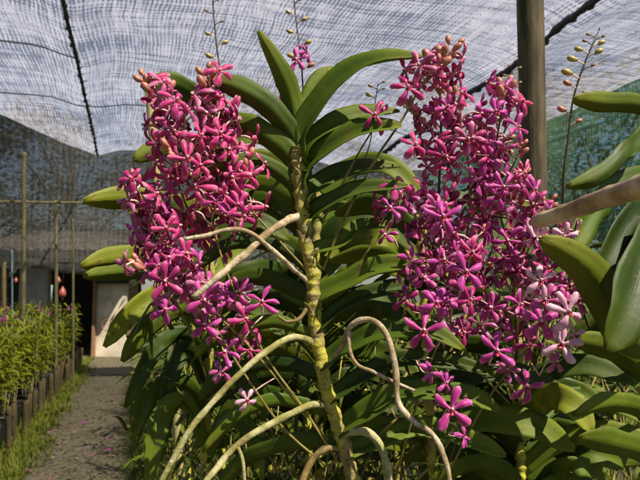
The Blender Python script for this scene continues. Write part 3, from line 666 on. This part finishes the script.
# ------------------------------------------------------------------ orchid right behind the centre stem
b6 = P(318, 600, 1.25); b6.z = 0
pl6 = thing('orchid_plant', 'orchid behind the centre stem, its thin bud spike reaching above the crown', 'orchid', b6, 'flowering orchids at the front')
simple_stem(pl6, [(318,180,1.25),(316,260,1.25),(318,350,1.25),(318,460,1.25)], .010)
for k in range(11):
    y = 190+k*26
    for sg in (-1, 1):
        j = lambda s: R.uniform(-s, s)
        px_leaf(pl6, [(318, y+10, 1.25), (318+sg*28, y-18+j(6), 1.25+j(.05)), (318+sg*68, y-22+j(8), 1.25+j(.1)), (318+sg*112+j(10), y+4+j(12), 1.25+j(.15))], 23, 25+j(12), R.choice(['leaf', 'leaf_dark', 'leaf_dark', 'leaf_lit']), .3, 0, .05, n=12)
bud_spike(pl6, [(316,200,1.22),(308,150,1.15),(304,105,1.1),(301,60,1.08),(296,20,1.08),(292,-20,1.08)], [(.55,1,1.2,'pink'),(.60,-1,1.2,'green'),(.66,1,1.1,'green'),(.72,-1,1.0,'green'),(.78,1,1.0,'green'),(.82,-1,.9,'green'),(.88,1,.8,'dark'),(.94,-1,.8,'dark')], .002,
   heroes=[(297,60,1.06,-30,0,'magenta',1.1), (306,52,1.08,50,20,'magenta',1.0), (285,90,1.05,-20,10,'magenta',1.0)])
bud_spike(pl6, [(345,200,1.25),(368,150,1.2),(374,110,1.15),(378,84,1.12)], [(.7,1,.8,'green'),(.8,-1,1,'green'),(.88,1,.9,'dark'),(.93,-1,.9,'dark'),(.98,1,.8,'dark')], .0015)
bud_spike(pl6, [(400,300,1.25),(470,200,1.1),(505,130,.95),(513,70,.93)], [(.6,1,1.2,'pink'),(.7,-1,1,'green'),(.78,1,1,'green'),(.84,-1,.9,'dark'),(.9,1,.9,'dark'),(.95,-1,.8,'dark'),(.99,1,.7,'dark')], .002)
# ------------------------------------------------------------------ dry cane reaching in from the right
cane = px_tube(None, 'dry_cane', [(760,138,.40),(700,160,.46),(645,185,.52),(600,200,.58),(562,214,.63),(531,223,.68)], lambda t: (.0118-.0042*t+.0010*sin(t*26)**8)*(1 if t < .97 else .8-(t-.97)*12), 'cane', 50, 14)
tag(cane, 'glossy dry tan cane reaching from the right edge into the flowers', 'cane')
# ------------------------------------------------------------------ background orchid row (right of the path)
def row_plant(h, seed, mats, nl=13, L=.26):
    rr = random.Random(seed); fol = MB(); st = MB()
    top = V((rr.uniform(-.03, .03), rr.uniform(-.03, .03), h)); cc = catmull([V((0, 0, 0)), V((rr.uniform(-.04, .04), rr.uniform(-.04, .04), h*.5)), top], 24)
    st.tube(cc, .010, 7)
    a0 = rr.uniform(0, pi)
    for k in range(nl*2):
        z = 1-(k/2)*.052/h
        if z < .1: break
        p = cc[int(z*24)]; a = a0+(k % 2)*pi+rr.uniform(-.35, .35); d = V((cos(a), sin(a), 0)); l = L*rr.uniform(.75, 1.15)
        up = .20 if k > 3 else .5
        e = rr.uniform(-.35, .10)
        fol.strap([p, p+d*l*.3+V((0, 0, l*up)), p+d*l*.65+V((0, 0, l*(up*.9+e*.3))), p+d*l+V((0, 0, l*(up*.4+e)))], rr.uniform(.022, .034), flat_side(rr.uniform(-.4, .4), rr.uniform(-.5, .5)), .3, .002, 8, 5, 0)
    root = link('orchid_plant', None)
    fo = fol.build('foliage', mats, root); s = st.build('stem', M['stem'], root)
    return root
protos = [row_plant(h, 20+i, M[mt], 13, L) for i, (h, mt, L) in enumerate([(1.45, 'leaf', .27), (1.55, 'leaf_dark', .29), (1.35, 'leaf_dark', .25), (1.5, 'leaf', .30), (1.3, 'leaf_lit', .24)])]
used = set()
rows = [0.30, .62, .98, 1.36, 1.78, 2.25, 2.8]
for ri, lat in enumerate(rows):
    al = 1.15+.1*ri+.0; k = 0
    n_ = [10, 9, 8, 7, 6, 5, 5][ri]
    for k in range(n_):
        a_ = al+k*(.40+.03*k)+R.uniform(-.06, .06)
        la = lat+R.uniform(-.06, .06)
        p = G(la, a_)
        i = R.randrange(5); s_ = R.uniform(.88, 1.02)
        if lat < .5: i = R.choice([1, 2, 0, 2]); s_ *= .93
        lab = 'leafy orchid right of the path, %s row, %s plant from the camera' % (ORD[ri], ORD[k])
        if i not in used:
            o = protos[i]; used.add(i); o.location = p; o.rotation_euler = (0, 0, R.uniform(0, 6)); o.scale = (s_,)*3
            tag(o, lab, 'orchid', 'orchid rows behind the flowering plants')
        else: dup(protos[i], p, R.uniform(0, 6), lab, 'orchid rows behind the flowering plants', s_)['category'] = 'orchid'
for i, o in enumerate(protos):
    if i not in used:
        o.location = G(1.2+.3*i, 1.6); tag(o, 'leafy green orchid filling a gap between the rows, %s gap plant' % ORD[i], 'orchid', 'orchid rows behind the flowering plants')
# ------------------------------------------------------------------ left bed
def bed_plant(seed):
    rr = random.Random(seed); root = link('bed_orchid', None); fo = MB(); st = MB(); pot = MB(); fl = MB()
    for s_ in range(5):
        x, y = rr.uniform(-.09, .09), rr.uniform(-.09, .09); h = rr.uniform(.85, 1.2)
        cc = catmull([V((x*.5, y*.5, .25)), V((x, y, .7)), V((x*1.3, y*1.3, h))], 10); st.tube(cc, .005, 5)
        for k in range(15):
            p = cc[min(10, int(3+7*k/14))]+V((0, 0, .03*rr.random())); a = rr.uniform(0, 6.28); d = V((cos(a), sin(a), 0)); l = rr.uniform(.09, .16)
            fo.strap([p, p+d*l*.5+V((0, 0, l*.45)), p+d*l+V((0, 0, l*rr.uniform(-.1, .6)))], rr.uniform(.016, .026), flat_side(rr.uniform(-.5, .5), rr.uniform(-.6, .6)), .3, .001, 3, 3)
    for k in range(44):
        a = rr.uniform(0, 6.28); d = V((cos(a), sin(a), 0)); l = rr.uniform(.1, .2); p = V((rr.uniform(-.05, .05), rr.uniform(-.05, .05), rr.uniform(.38, .95)))
        fo.strap([p, p+d*l*.5+V((0, 0, l*.3)), p+d*l+V((0, 0, l*rr.uniform(-.3, .3)))], rr.uniform(.016, .026), flat_side(0, rr.uniform(-.5, .5)), .3, .001, 3, 3)
    c = [V((0, 0, z)) for z in (0, .01, .16, .26, .27, .28)]
    pot.tube(c, lambda t: .075+.03*t, 12)
    fo.build('foliage', M['leaf_bed'], root); st.build('stems', M['root_green'], root); pot.build('pot', M['pot'], root)
    if seed % 2 == 0:
        q = V((rr.uniform(-.05, .05), rr.uniform(-.05, .05), 1.22)); st2 = MB()
        fl.tube(catmull([q-V((0, 0, .45)), q], 4), .002, 5, 0)
        for k in range(7):
            c0 = q+V((rr.uniform(-.02, .02), rr.uniform(-.02, .02), rr.uniform(-.10, .0)))
            for a in range(5):
                aa = a*1.257+rr.random(); d = V((cos(aa), -.4, sin(aa))).normalized()
                fl.strap([c0, c0+d*.010, c0+d*.02], .011, lambda t, u, d=d: V((-d.z, 0, d.x)), .2, .0006, 3, 3, 1, .5)
        fl.build('flower_spike', [M['stalk'], M['petal_magenta']], root)
    return root
bp = [bed_plant(s) for s in range(41, 46)]
ub = set()
for ri in range(4):
    for k in range(28):
        a_ = 3.3+k*.34+R.uniform(-.05, .05); p = G(-1.20-.32*ri+.022*(a_-3.3)+R.uniform(-.04, .04), a_)
        i = R.randrange(5); s_ = R.uniform(.92, 1.06)
        lab = 'potted yellow-green orchid left of the path, %s row, %s from the camera' % (ORD[ri], ORD[k])
        if i not in ub:
            ub.add(i); o = bp[i]; o.location = p; o.scale = (s_,)*3; tag(o, lab, 'orchid', 'potted orchids in the left bed')
        else: dup(bp[i], p, R.uniform(0, 6), lab, 'potted orchids in the left bed', s_)['category'] = 'orchid'
def post(name, p0, p1, r, mat, label, cat, group=None, knots=0, seg=12, wob=.004):
    c = catmull([V(p0), V(p0).lerp(V(p1), .5)+V((wob, 0, 0)), V(p1)], 60); mb = MB()
    def rf(t):
        b = r*(1+.04*noise.noise(V((t*7, r*99, 2))))
        if knots: x = t*knots; b += r*.16*math.exp(-((x-round(x))/.06)**2)
        return b
    mb.tube(c, rf, seg); return tag(mb.build(name, M[mat], None, V(p0)), label, cat, group)
mb = MB(); pr = MB()
pr.tube(catmull([V((0, 0, -.05)), V((.004, 0, .35)), V((0, .004, .40))], 8), lambda t: .026-.003*sin(t*9), 8)
sme = pr.mesh('wooden_stake', M['stake'])
for k in range(26):
    o = link('wooden_stake', sme, None, G(-1.04+.022*k*.36+R.uniform(-.03, .03), 3.9+k*.36+R.uniform(-.06, .06), 0)); o.rotation_euler = (R.uniform(-.06, .06), R.uniform(-.06, .06), R.uniform(0, 6)); o.scale = (1, 1, R.uniform(.85, 1.1))
    tag(o, 'short wooden stake on the bed edge beside the path, %s from the camera' % ORD[k], 'stake', 'wooden stakes along the left bed')
# ------------------------------------------------------------------ ground, path
def strip(name, l0, l1, a0, a1, z, mat, nl=4, na=30, dz=.0):
    mb = MB(); rows_ = []
    for i in range(na+1):
        row = []
        for j in range(nl+1):
            l = l0+(l1-l0)*j/nl; a = a0+(a1-a0)*i/na
            w = (R.uniform(-.06, .06) if j in (0, nl) else 0) if name == 'path' else 0
            q = G(l+w, a, z+dz*noise.noise(V((l*2.2, a*2.2, 0)))); row.append((q, (l, a)))
        rows_.append(row)
    mb.sheet(rows_); return struct(mb.build(name, M[mat]))
mb = MB(); mb.sheet([[(V((x, y, -.03)), (x, y)) for x in (-150, 150)] for y in (-150, 150)]); struct(mb.build('ground', M['ground']))
strip('soil', -4.2, -.95, -2, 15, -.012, 'soil'); o = strip('soil', .02, 6, -2, 12, -.012, 'soil')
strip('path', -1.02, .10, -2, 19, .0, 'path', 8, 90, .02)
gr = MB()
for i in range(2000):
    a_ = 3.6+13*R.random()**1.6; l_ = R.uniform(-1.0, .08); s_ = R.uniform(.005, .012)+.012*R.random()**6
    q = Matrix.Rotation(R.uniform(0, 6), 3, 'Z')
    gr.ell(G(l_, a_, .006+s_*.2), (s_, s_*R.uniform(.6, 1), s_*R.uniform(.35, .6)), q, 0, 6, 4)
struct(gr.build('gravel', M['pebble']), 'stuff')
lit = MB()
for i in range(170):
    p = G(R.uniform(-.95, .05), 3.6+9*R.random()**1.4, .028); a = R.uniform(0, 6.28); d = V((cos(a), sin(a), 0)); l = R.uniform(.02, .07)
    lit.strap([p, p+d*l*.5+V((0, 0, .008)), p+d*l], l*.4, flat_side(0, R.uniform(-.4, .4)), .2, .0008, 3, 3, R.choice([0, 0, 0, 1]))
M['litter'] = simple('dry_leaf_litter', (.10, .06, .03), (.30, .22, .11), 20, .8)
struct(lit.build('leaf_litter', [M['litter'], M['petal_magenta']]), 'stuff')
gs = MB()
def tuft(l_, a_, hgt, nb=7, spread=.5):
    p = G(l_, a_, -.01)
    for b in range(nb):
        a = R.uniform(0, 6.28); d = V((cos(a), sin(a), 0)); h = hgt*R.uniform(.5, 1.1); q = p+d*R.uniform(0, .03)
        gs.strap([q, q+d*h*.25+V((0, 0, h*.6)), q+d*h*spread+V((0, 0, h*R.uniform(.7, 1)))], R.uniform(.005, .010), flat_side(0, 0), .2, .0008, 3, 3, 0)
for i in range(2600): tuft(-.93+R.gauss(0, .11), 3.3+11*R.random()**1.3, R.uniform(.07, .15))
gl = gs
struct(gl.build('grass', M['grass']), 'stuff')
gs = MB(); FERN = leaf_mat('fern_leaf', (.02, .04, .004), (.055, .085, .006), (.15, .18, .012), .3, .5)
for i in range(950): tuft(.12+abs(R.gauss(0, .10)), 1.8+8*R.random()**1.3, R.uniform(.12, .34), 8, .7)
for i in range(150): tuft(R.uniform(.2, 2.6), R.uniform(1.2, 4.0), R.uniform(.2, .5), 8, .7)
struct(gs.build('weeds', FERN), 'stuff')
# ------------------------------------------------------------------ undergrowth between the orchids
fn = MB()
for i in range(1500):
    p = G(R.uniform(.10, 2.7), R.uniform(1.05, 3.6), R.uniform(.15, 1.08)); a = R.uniform(0, 6.28); d = V((cos(a), sin(a), 0)); l = R.uniform(.05, .20)
    if p.y < .98: continue
    fn.strap([p, p+d*l*.5+V((0, 0, l*.5)), p+d*l+V((0, 0, l*R.uniform(-.2, .8)))], R.uniform(.004, .011), flat_side(0, R.uniform(-.6, .6)), .2, .0008, 4, 3, 0)
for i in range(1500):
    p = G(R.uniform(.0, 1.3), R.uniform(.93, 1.6), R.uniform(.95, 1.36)); a = R.uniform(0, 6.28); d = V((cos(a), sin(a), 0)); l = R.uniform(.03, .09)
    if p.y < .90 or p.x < -.36: continue
    fn.strap([p, p+d*l*.5+V((0, 0, l*.5)), p+d*l+V((0, 0, l*R.uniform(-.4, .8)))], R.uniform(.004, .012), flat_side(0, R.uniform(-.6, .6)), .2, .0008, 4, 3, 0)
for i in range(130):      # thin old stalks and twigs
    p = G(R.uniform(.05, 1.2), R.uniform(.90, 1.5), .8); q = p+V((R.uniform(-.35, .35), R.uniform(-.1, .15), R.uniform(.35, .62)))
    if p.y > .88 and p.x > -.34 and q.x > -.3: fn.tube(catmull([p, p.lerp(q, .5)+V((R.uniform(-.03, .03), 0, 0)), q], 8), R.uniform(.0010, .0020), 5, 1)
M['fern'] = leaf_mat('fern_leaf', (.02, .04, .004), (.055, .085, .006), (.15, .18, .012), .3, .5)
struct(fn.build('undergrowth', [M['fern'], M['stalk']]), 'stuff')
# ------------------------------------------------------------------ shade nets
def net(name, fn_, nu, nv, mat, label, cat='net'):
    mb = MB(); mb.sheet([[fn_(i/nu, j/nv) for i in range(nu+1)] for j in range(nv+1)])
    return tag(mb.build(name, M[mat]), label, cat)
ZR = 3.75
AE = 10.3
def AEf(l):
    t = max(0, min(1, (-.8-l)/1.5)); return 10.3-2.6*t*t*(3-2*t)
LS = 5.3
def roofz(l, a):
    z = ZR+.05*noise.noise(V((l*.9, a*.9, 0)))+0.010*noise.noise(V((l*3.1, a*1.6, 4)))+.003*noise.noise(V((l*9, a*4, 8)))
    for ll in (-.53, 3.6, -4.4): z += -.10*math.exp(-((l-ll)/.22)**2)
    return z
def roof(u, v):
    l = -7+(LS+7)*u; a = 1.9+(AEf(l)-1.9)*v
    return G(l, a, roofz(l, a)), (l, a)
net('shade_net', roof, 130, 140, 'net', 'silvery white woven shade net stretched overhead above the orchids')
def endc(u, v):
    l = -7+(LS+7)*u; z0 = 1.86+.10*noise.noise(V((l*1.5, 0, 3)))+.05*sin(l*5); z = z0+(ZR-.02-z0)*v
    b = .10*noise.noise(V((l*1.2, z*1.0, 7)))+.03*noise.noise(V((l*5, z*1.5, 7)))-.25*(1-v)**3*abs(sin(l*1.7))
    return G(l, AEf(l)+b*(1-v)**.3+(AE-AEf(l))*(1-v)**.6*.75, z if v < 1 else roofz(l, AEf(l))), (l, z)
net('shade_curtain', endc, 110, 26, 'net_dark', 'dark grey shade curtain hanging across the far end above the hut')
def sidec(u, v):
    a = 1.9+(AE-1.9)*u; z0 = .9+.06*sin(a*4); z = z0+(ZR-z0)*v
    b = .10*noise.noise(V((a*1.1, z, 17)))+.03*noise.noise(V((a*5, z*1.5, 7)))
    return G(LS+(b if v < 1 else 0), a, z if v < 1 else roofz(LS, a)), (a, z)
net('shade_curtain', sidec, 80, 24, 'net_teal', 'green shade curtain with teal stripes hanging on the right side behind the bud spike')
for k, (z_, sl) in enumerate([(2.15, .02), (2.4, -.02), (2.64, .03), (2.86, -.01), (3.1, .02), (3.4, 0)]):
    c = [G(LS-.08, 2+8.2*i/30, z_+sl*i/6+.03*noise.noise(V((i*.3, k, 0)))) for i in range(31)]
    mb = MB(); mb.tube(c, .007, 6); tag(mb.build('teal_cord', M['teal']), 'teal cord along the green side curtain, %s from its lower edge' % ORD[k], 'cord', 'teal cords on the green curtain')
# roll of net at the foot of the end curtain
mb = MB(); c = []
for i in range(70):
    l = -6+6.9*i/69; c.append(G(l, AE-.08+.04*sin(l*3), 1.88+.09*sin(l*2.3)+.05*noise.noise(V((l*3, 1, 1)))))
mb.tube(c, lambda t: .07+.03*noise.noise(V((t*22, 0, 0))), 10)
M['rolled'] = simple('rolled_grey_net', (.10, .095, .09), (.24, .23, .21), 9, .9, .9, .03, stretch=(1, 1, 4))
tag(mb.build('rolled_net', M['rolled']), 'grey rolled-up bottom edge of the dark curtain, sagging over the hut opening', 'net roll')
# ropes / seams under the roof
def rope(l0, l1, label, r, seed):
    rr = random.Random(seed); mb = MB(); c = []
    for i in range(160):
        t = i/159; a = 2+8.2*t; l = l0+(l1-l0)*t
        c.append(G(l+.012*noise.noise(V((a*3, seed, 0))), a, roofz(l, a)-.018-.01*rr.random()))
    mb.tube(c, lambda t: r*(1+.5*noise.noise(V((t*60, seed, 0)))), 7)
    for i in range(4, 156, 4):      # ties where the net is laced on
        p = c[i]; mb.ell(p+V((rr.uniform(-.01, .01), 0, -.008)), (r*1.5, r*1.5, r*1.3), None, 0, 6, 4)
        if rr.random() < .5:
            q = p+DL*rr.uniform(.02, .06)+V((0, 0, .012)); mb.tube([p, q], .004, 5)
    tag(mb.build('net_seam', M['rope']), label, 'rope', 'black laced seams under the roof net')
rope(-.53, -.54, 'black laced rope seam under the net roof, upper left above the path', .017, 3)
rope(3.28, 3.9, 'thick black seam crossing the net roof behind the tall wooden post', .030, 5)
for k, (a_, l0, l1) in enumerate([(7.6, -6, 4.7), (6.0, -6, -.53)]):
    c = [G(l0+(l1-l0)*i/40, a_, roofz(l0+(l1-l0)*i/40, a_)-.05) for i in range(41)]
    mb = MB(); mb.tube(c, .007, 6); tag(mb.build('support_wire', M['rope']), ['thin dark wire running across under the whole far part of the net roof', 'thin dark wire under the net roof, left of the black seam only'][k], 'wire')
# ------------------------------------------------------------------ posts
def vpost(px, ytop, d, r, mat, label, knots=0, name='wooden_post', cat='post', px2=None, ztop=None):
    a = P(px, ytop, d); b = P(px2 if px2 is not None else px, 330, d); b = a+(b-a)*((a.z)/(a.z-b.z)); b.z = -.02
    if ztop: a = b+(a-b)*(ztop/(a.z-b.z))
    return post(name, b, a, r, mat, label, cat, None, knots, 14)
vpost(529, 0, 2.1, .044, 'wood', 'thick mossy brown wooden post rising to the net behind the right flowers', px2=536, ztop=3.7)
vpost(149, 88, 1.75, .012, 'bamboo', 'slender greenish bamboo pole standing behind the left flower cluster', 11, 'bamboo_pole', 'pole', px2=168)
vpost(24, 152, 7.9, .026, 'bamboo_dark', 'tall pale bamboo pole at far left holding the horizontal pole', 14, 'bamboo_pole', 'pole', px2=23)
vpost(56, 200, 8.6, .022, 'bamboo_dark', 'bamboo pole under the curtain, left of the hanging red lantern', 9, 'bamboo_pole', 'pole')
vpost(73, 219, 9.0, .016, 'bamboo_dark', 'thin bamboo pole in front of the dark hut opening', 9, 'bamboo_pole', 'pole')
vpost(4, 262, 6.6, .020, 'bamboo_dark', 'short bamboo pole at the left frame edge above the bed', 7, 'bamboo_pole', 'pole')
vpost(12, 250, 7.4, .010, 'blue', 'pale blue upright pipe among the bed plants at far left', 0, 'upright_pipe', 'pipe')
a = P(-60, 201, 7.82); b = P(90, 203, 8.4)
post('bamboo_rail', a, b, .018, 'bamboo_dark', 'horizontal bamboo rail tied across the tall bamboo poles', 'rail', None, 8, 10, 0)
# ------------------------------------------------------------------ hut
def box_px(mb, x0, x1, y0, y1, d, dep, mat=0):
    a = P(x0, y1, d); b = P(x1, y0, d); mb.box((a+b)/2+V((0, dep/2, 0)), ((b.x-a.x)/2, dep/2, (b.z-a.z)/2), mat)
hr = P(70, 340, 14.0); hr.z = 0
hut = thing('hut', 'hut beyond the curtain with grey wall panel, dark doorway and cream wall', 'hut', hr)
def hp(name, x0, x1, y0, y1, d, dep, mat):
    mb = MB(); box_px(mb, x0, x1, y0, y1, d, dep); mb.build(name, M[mat], hut, None, hr, False)
hp('wall_panel', 18, 47, 262, 357, 14.0, .1, 'wall_grey'); hp('wall_panel', -40, 5, 262, 357, 14.0, .1, 'timber')
hp('back_wall', -40, 140, 250, 355, 17.5, .1, 'dark_wall'); hp('side_wall', 92.4, 95, 262, 357, 14.0, 3.3, 'timber')
hp('wall_panel', 95.2, 126, 284, 357, 14.1, .12, 'wall_white'); hp('lintel', -40, 140, 253, 261.8, 13.95, .2, 'timber')
hp('upper_boards', 95.2, 140, 262, 283.6, 14.05, .1, 'dark_wall'); hp('door_post', 47.2, 49, 262, 357, 13.98, .1, 'timber')
mb = MB(); a = P(-45, 250, 13.5); b = P(142, 250, 13.5)
rows_ = []
for j in (0, 1):
    rows_.append([(V((a.x+(b.x-a.x)*i/60, 13.2 if j == 0 else 17.8, a.z+.03*sin(i*1.6)+j*.9)), (i/60, j)) for i in range(61)])
mb.sheet(rows_, 0, .02, [[V((0, 0, 1))]*61]*2); mb.build('roof', M['roof_sheet'], hut, None, hr)
# hanging red lantern and other hanging bits
def lantern(px, py, d, s, mat, label, name='lantern'):
    p = P(px, py, d); r = thing(name, label, name.replace('_', ' '), p)
    mb = MB(); prof = [(0, -.14), (.05, -.13), (.085, -.08), (.09, -.02), (.07, .05), (.035, .10), (.02, .14)]
    c = [V((p.x, p.y, p.z+z*s)) for _, z in prof]; rr = [x*s for x, _ in prof]
    mb.tube(c, lambda t: max(.004, rr[min(len(rr)-1, int(round(t*(len(rr)-1))))]), 14); mb.build('body', M[mat], r, None, p)
    mb = MB(); mb.tube([p+V((0, 0, .13*s)), V((p.x, p.y, 2.4))], .006, 6); mb.build('cord', M['rope'], r, None, p)
    mb = MB(); mb.tube([p+V((0, 0, -.13*s)), p+V((0, 0, -.2*s))], .02*s, 8); mb.build('tassel', M[mat], r, None, p)
lantern(62.5, 292, 12.5, 0.8, 'red', 'red rounded lantern hanging before the dark hut doorway')
lantern(58.5, 280, 12.4, .5, 'red', 'smaller red ball hanging just above and left of the lantern', 'hanging_ball')
lantern(16, 280, 10.9, .35, 'red', 'small reddish pot hanging near the far left bamboo pole', 'hanging_pot')
mb = MB(); mb.tube([P(52, 285, 12.8), P(51, 308, 12.8)], .02, 8); o = mb.build('hanging_pipe', M['blue'], None, P(52, 283, 12.8)); tag(o, 'short pale blue pipe hanging in the dark doorway beside the lantern', 'pipe')
# wheel hoop near the white panel
mb = MB(); pc = P(107, 325, 12.0); mb.tube([pc+V((cos(i/20*2*pi)*.10, 0, sin(i/20*2*pi)*.11)) for i in range(21)], .010, 8, 0, False)
tag(mb.build('metal_hoop', M['timber'], None, pc), 'dark round hoop standing in front of the cream wall at the path end', 'hoop')
# ------------------------------------------------------------------ trees behind the nets
def tree(seed, h, rad):
    rr = random.Random(seed); root = link('tree', None); tr = MB(); cr = MB()
    tr.tube(catmull([V((0, 0, -.1)), V((.1, .05, h*.35)), V((-.05, .1, h*.75))], 12), lambda t: .16-.1*t, 9)
    cl = []
    for k in range(22):
        a = rr.uniform(0, 6.28); q = rr.random()**.5*rad; z = h*(.30+.70*rr.random()); q *= (1.15-.75*abs(z/h-.55))
        p = V((cos(a)*q, sin(a)*q, z)); cl.append((p, rr.uniform(.5, 1.0)))
        tr.tube(catmull([V((0, 0, z*.55)), p*.55+V((0, 0, z*.3)), p], 5), lambda t: .05-.035*t, 6)
    for p, s_ in cl:
        for k in range(230):
            d = V((rr.gauss(0, 1), rr.gauss(0, 1), rr.gauss(0, .7))); d = d.normalized()*s_*(rr.random()**.4)
            q = p+d; a = rr.uniform(0, 6.28); t = V((cos(a), sin(a), rr.uniform(-.6, .3)))*rr.uniform(.10, .2)
            s2 = t.cross(V((rr.uniform(-1, 1), rr.uniform(-1, 1), 1))).normalized()*rr.uniform(.03, .06)
            b = len(cr.v); cr.v += [q, q+t*.5+s2, q+t, q+t*.5-s2]; cr.uv += [(0, .5), (.5, 1), (.6, .5), (.5, 0)]; cr.f.append((b, b+1, b+2, b+3)); cr.m.append(0)
    cr.build('crown', M['tree_leaf'], root, smooth=False); tr.build('trunk', M['bark'], root); return root
tp = [tree(71, 7.5, 2.6), tree(72, 6.0, 2.4)]
spots = [(-7.5, 17, 1.0, 'at the far left behind the dark curtain'), (-4.6, 20, 1.15, 'left behind the hut'), (-1.8, 21, 1.0, 'behind the hut roof'), (1.2, 19, 1.0, 'beyond the path end'), (3.4, 15, .95, 'beyond the far right net corner'),
         (-10, 12, .95, 'outside the left side of the nursery'), (8.2, 12.5, .9, 'beyond the green curtain, farthest back'), (7.8, 8.6, .85, 'beyond the green curtain, in the middle'), (7.6, 4.8, .8, 'beyond the green curtain, nearest the camera'), (-6.6, 13.6, .8, 'low behind the left part of the curtain'), (9.5, 14, 1.1, 'far right behind the others')]
for i, (l, a_, s_, wh) in enumerate(spots):
    lab = 'dense dull green tree '+wh
    if i < 2:
        o = tp[i]; o.location = G(l, a_); o.scale = (s_,)*3; tag(o, lab, 'tree', 'trees outside the nets')
    else: dup(tp[i % 2], G(l, a_), R.uniform(0, 6), lab, 'trees outside the nets', s_)['category'] = 'tree'
# ------------------------------------------------------------------ light
SD = V((.62, -.55, 1.05)).normalized()          # towards the sun
el = math.asin(SD.z); azv = math.atan2(SD.x, SD.y)
w = bpy.data.worlds.new('World'); sc.world = w; w.use_nodes = True; nt = w.node_tree; nt.nodes.clear()
sk = nt.nodes.new('ShaderNodeTexSky'); sk.sky_type = 'NISHITA'; sk.sun_disc = False; sk.sun_elevation = el; sk.sun_rotation = azv
bg = nt.nodes.new('ShaderNodeBackground'); bg.inputs[1].default_value = .05; ow = nt.nodes.new('ShaderNodeOutputWorld')
nt.links.new(sk.outputs[0], bg.inputs[0]); nt.links.new(bg.outputs[0], ow.inputs[0])
sl = bpy.data.lights.new('sun', 'SUN'); sl.energy = 5; sl.angle = radians(.5); sl.color = (1, .90, .74)
so = bpy.data.objects.new('sun', sl); C.objects.link(so); so.rotation_euler = SD.to_track_quat('Z', 'Y').to_euler(); so.location = (2, -2, 6)
sc.view_settings.view_transform = 'Standard'; sc.view_settings.look = 'None'; sc.view_settings.gamma = 1; sc.view_settings.exposure = .8
sc.cycles.transparent_max_bounces = 24; sc.cycles.max_bounces = 8
open('/tmp/cnt','w').write(str(CNT)) if False else None
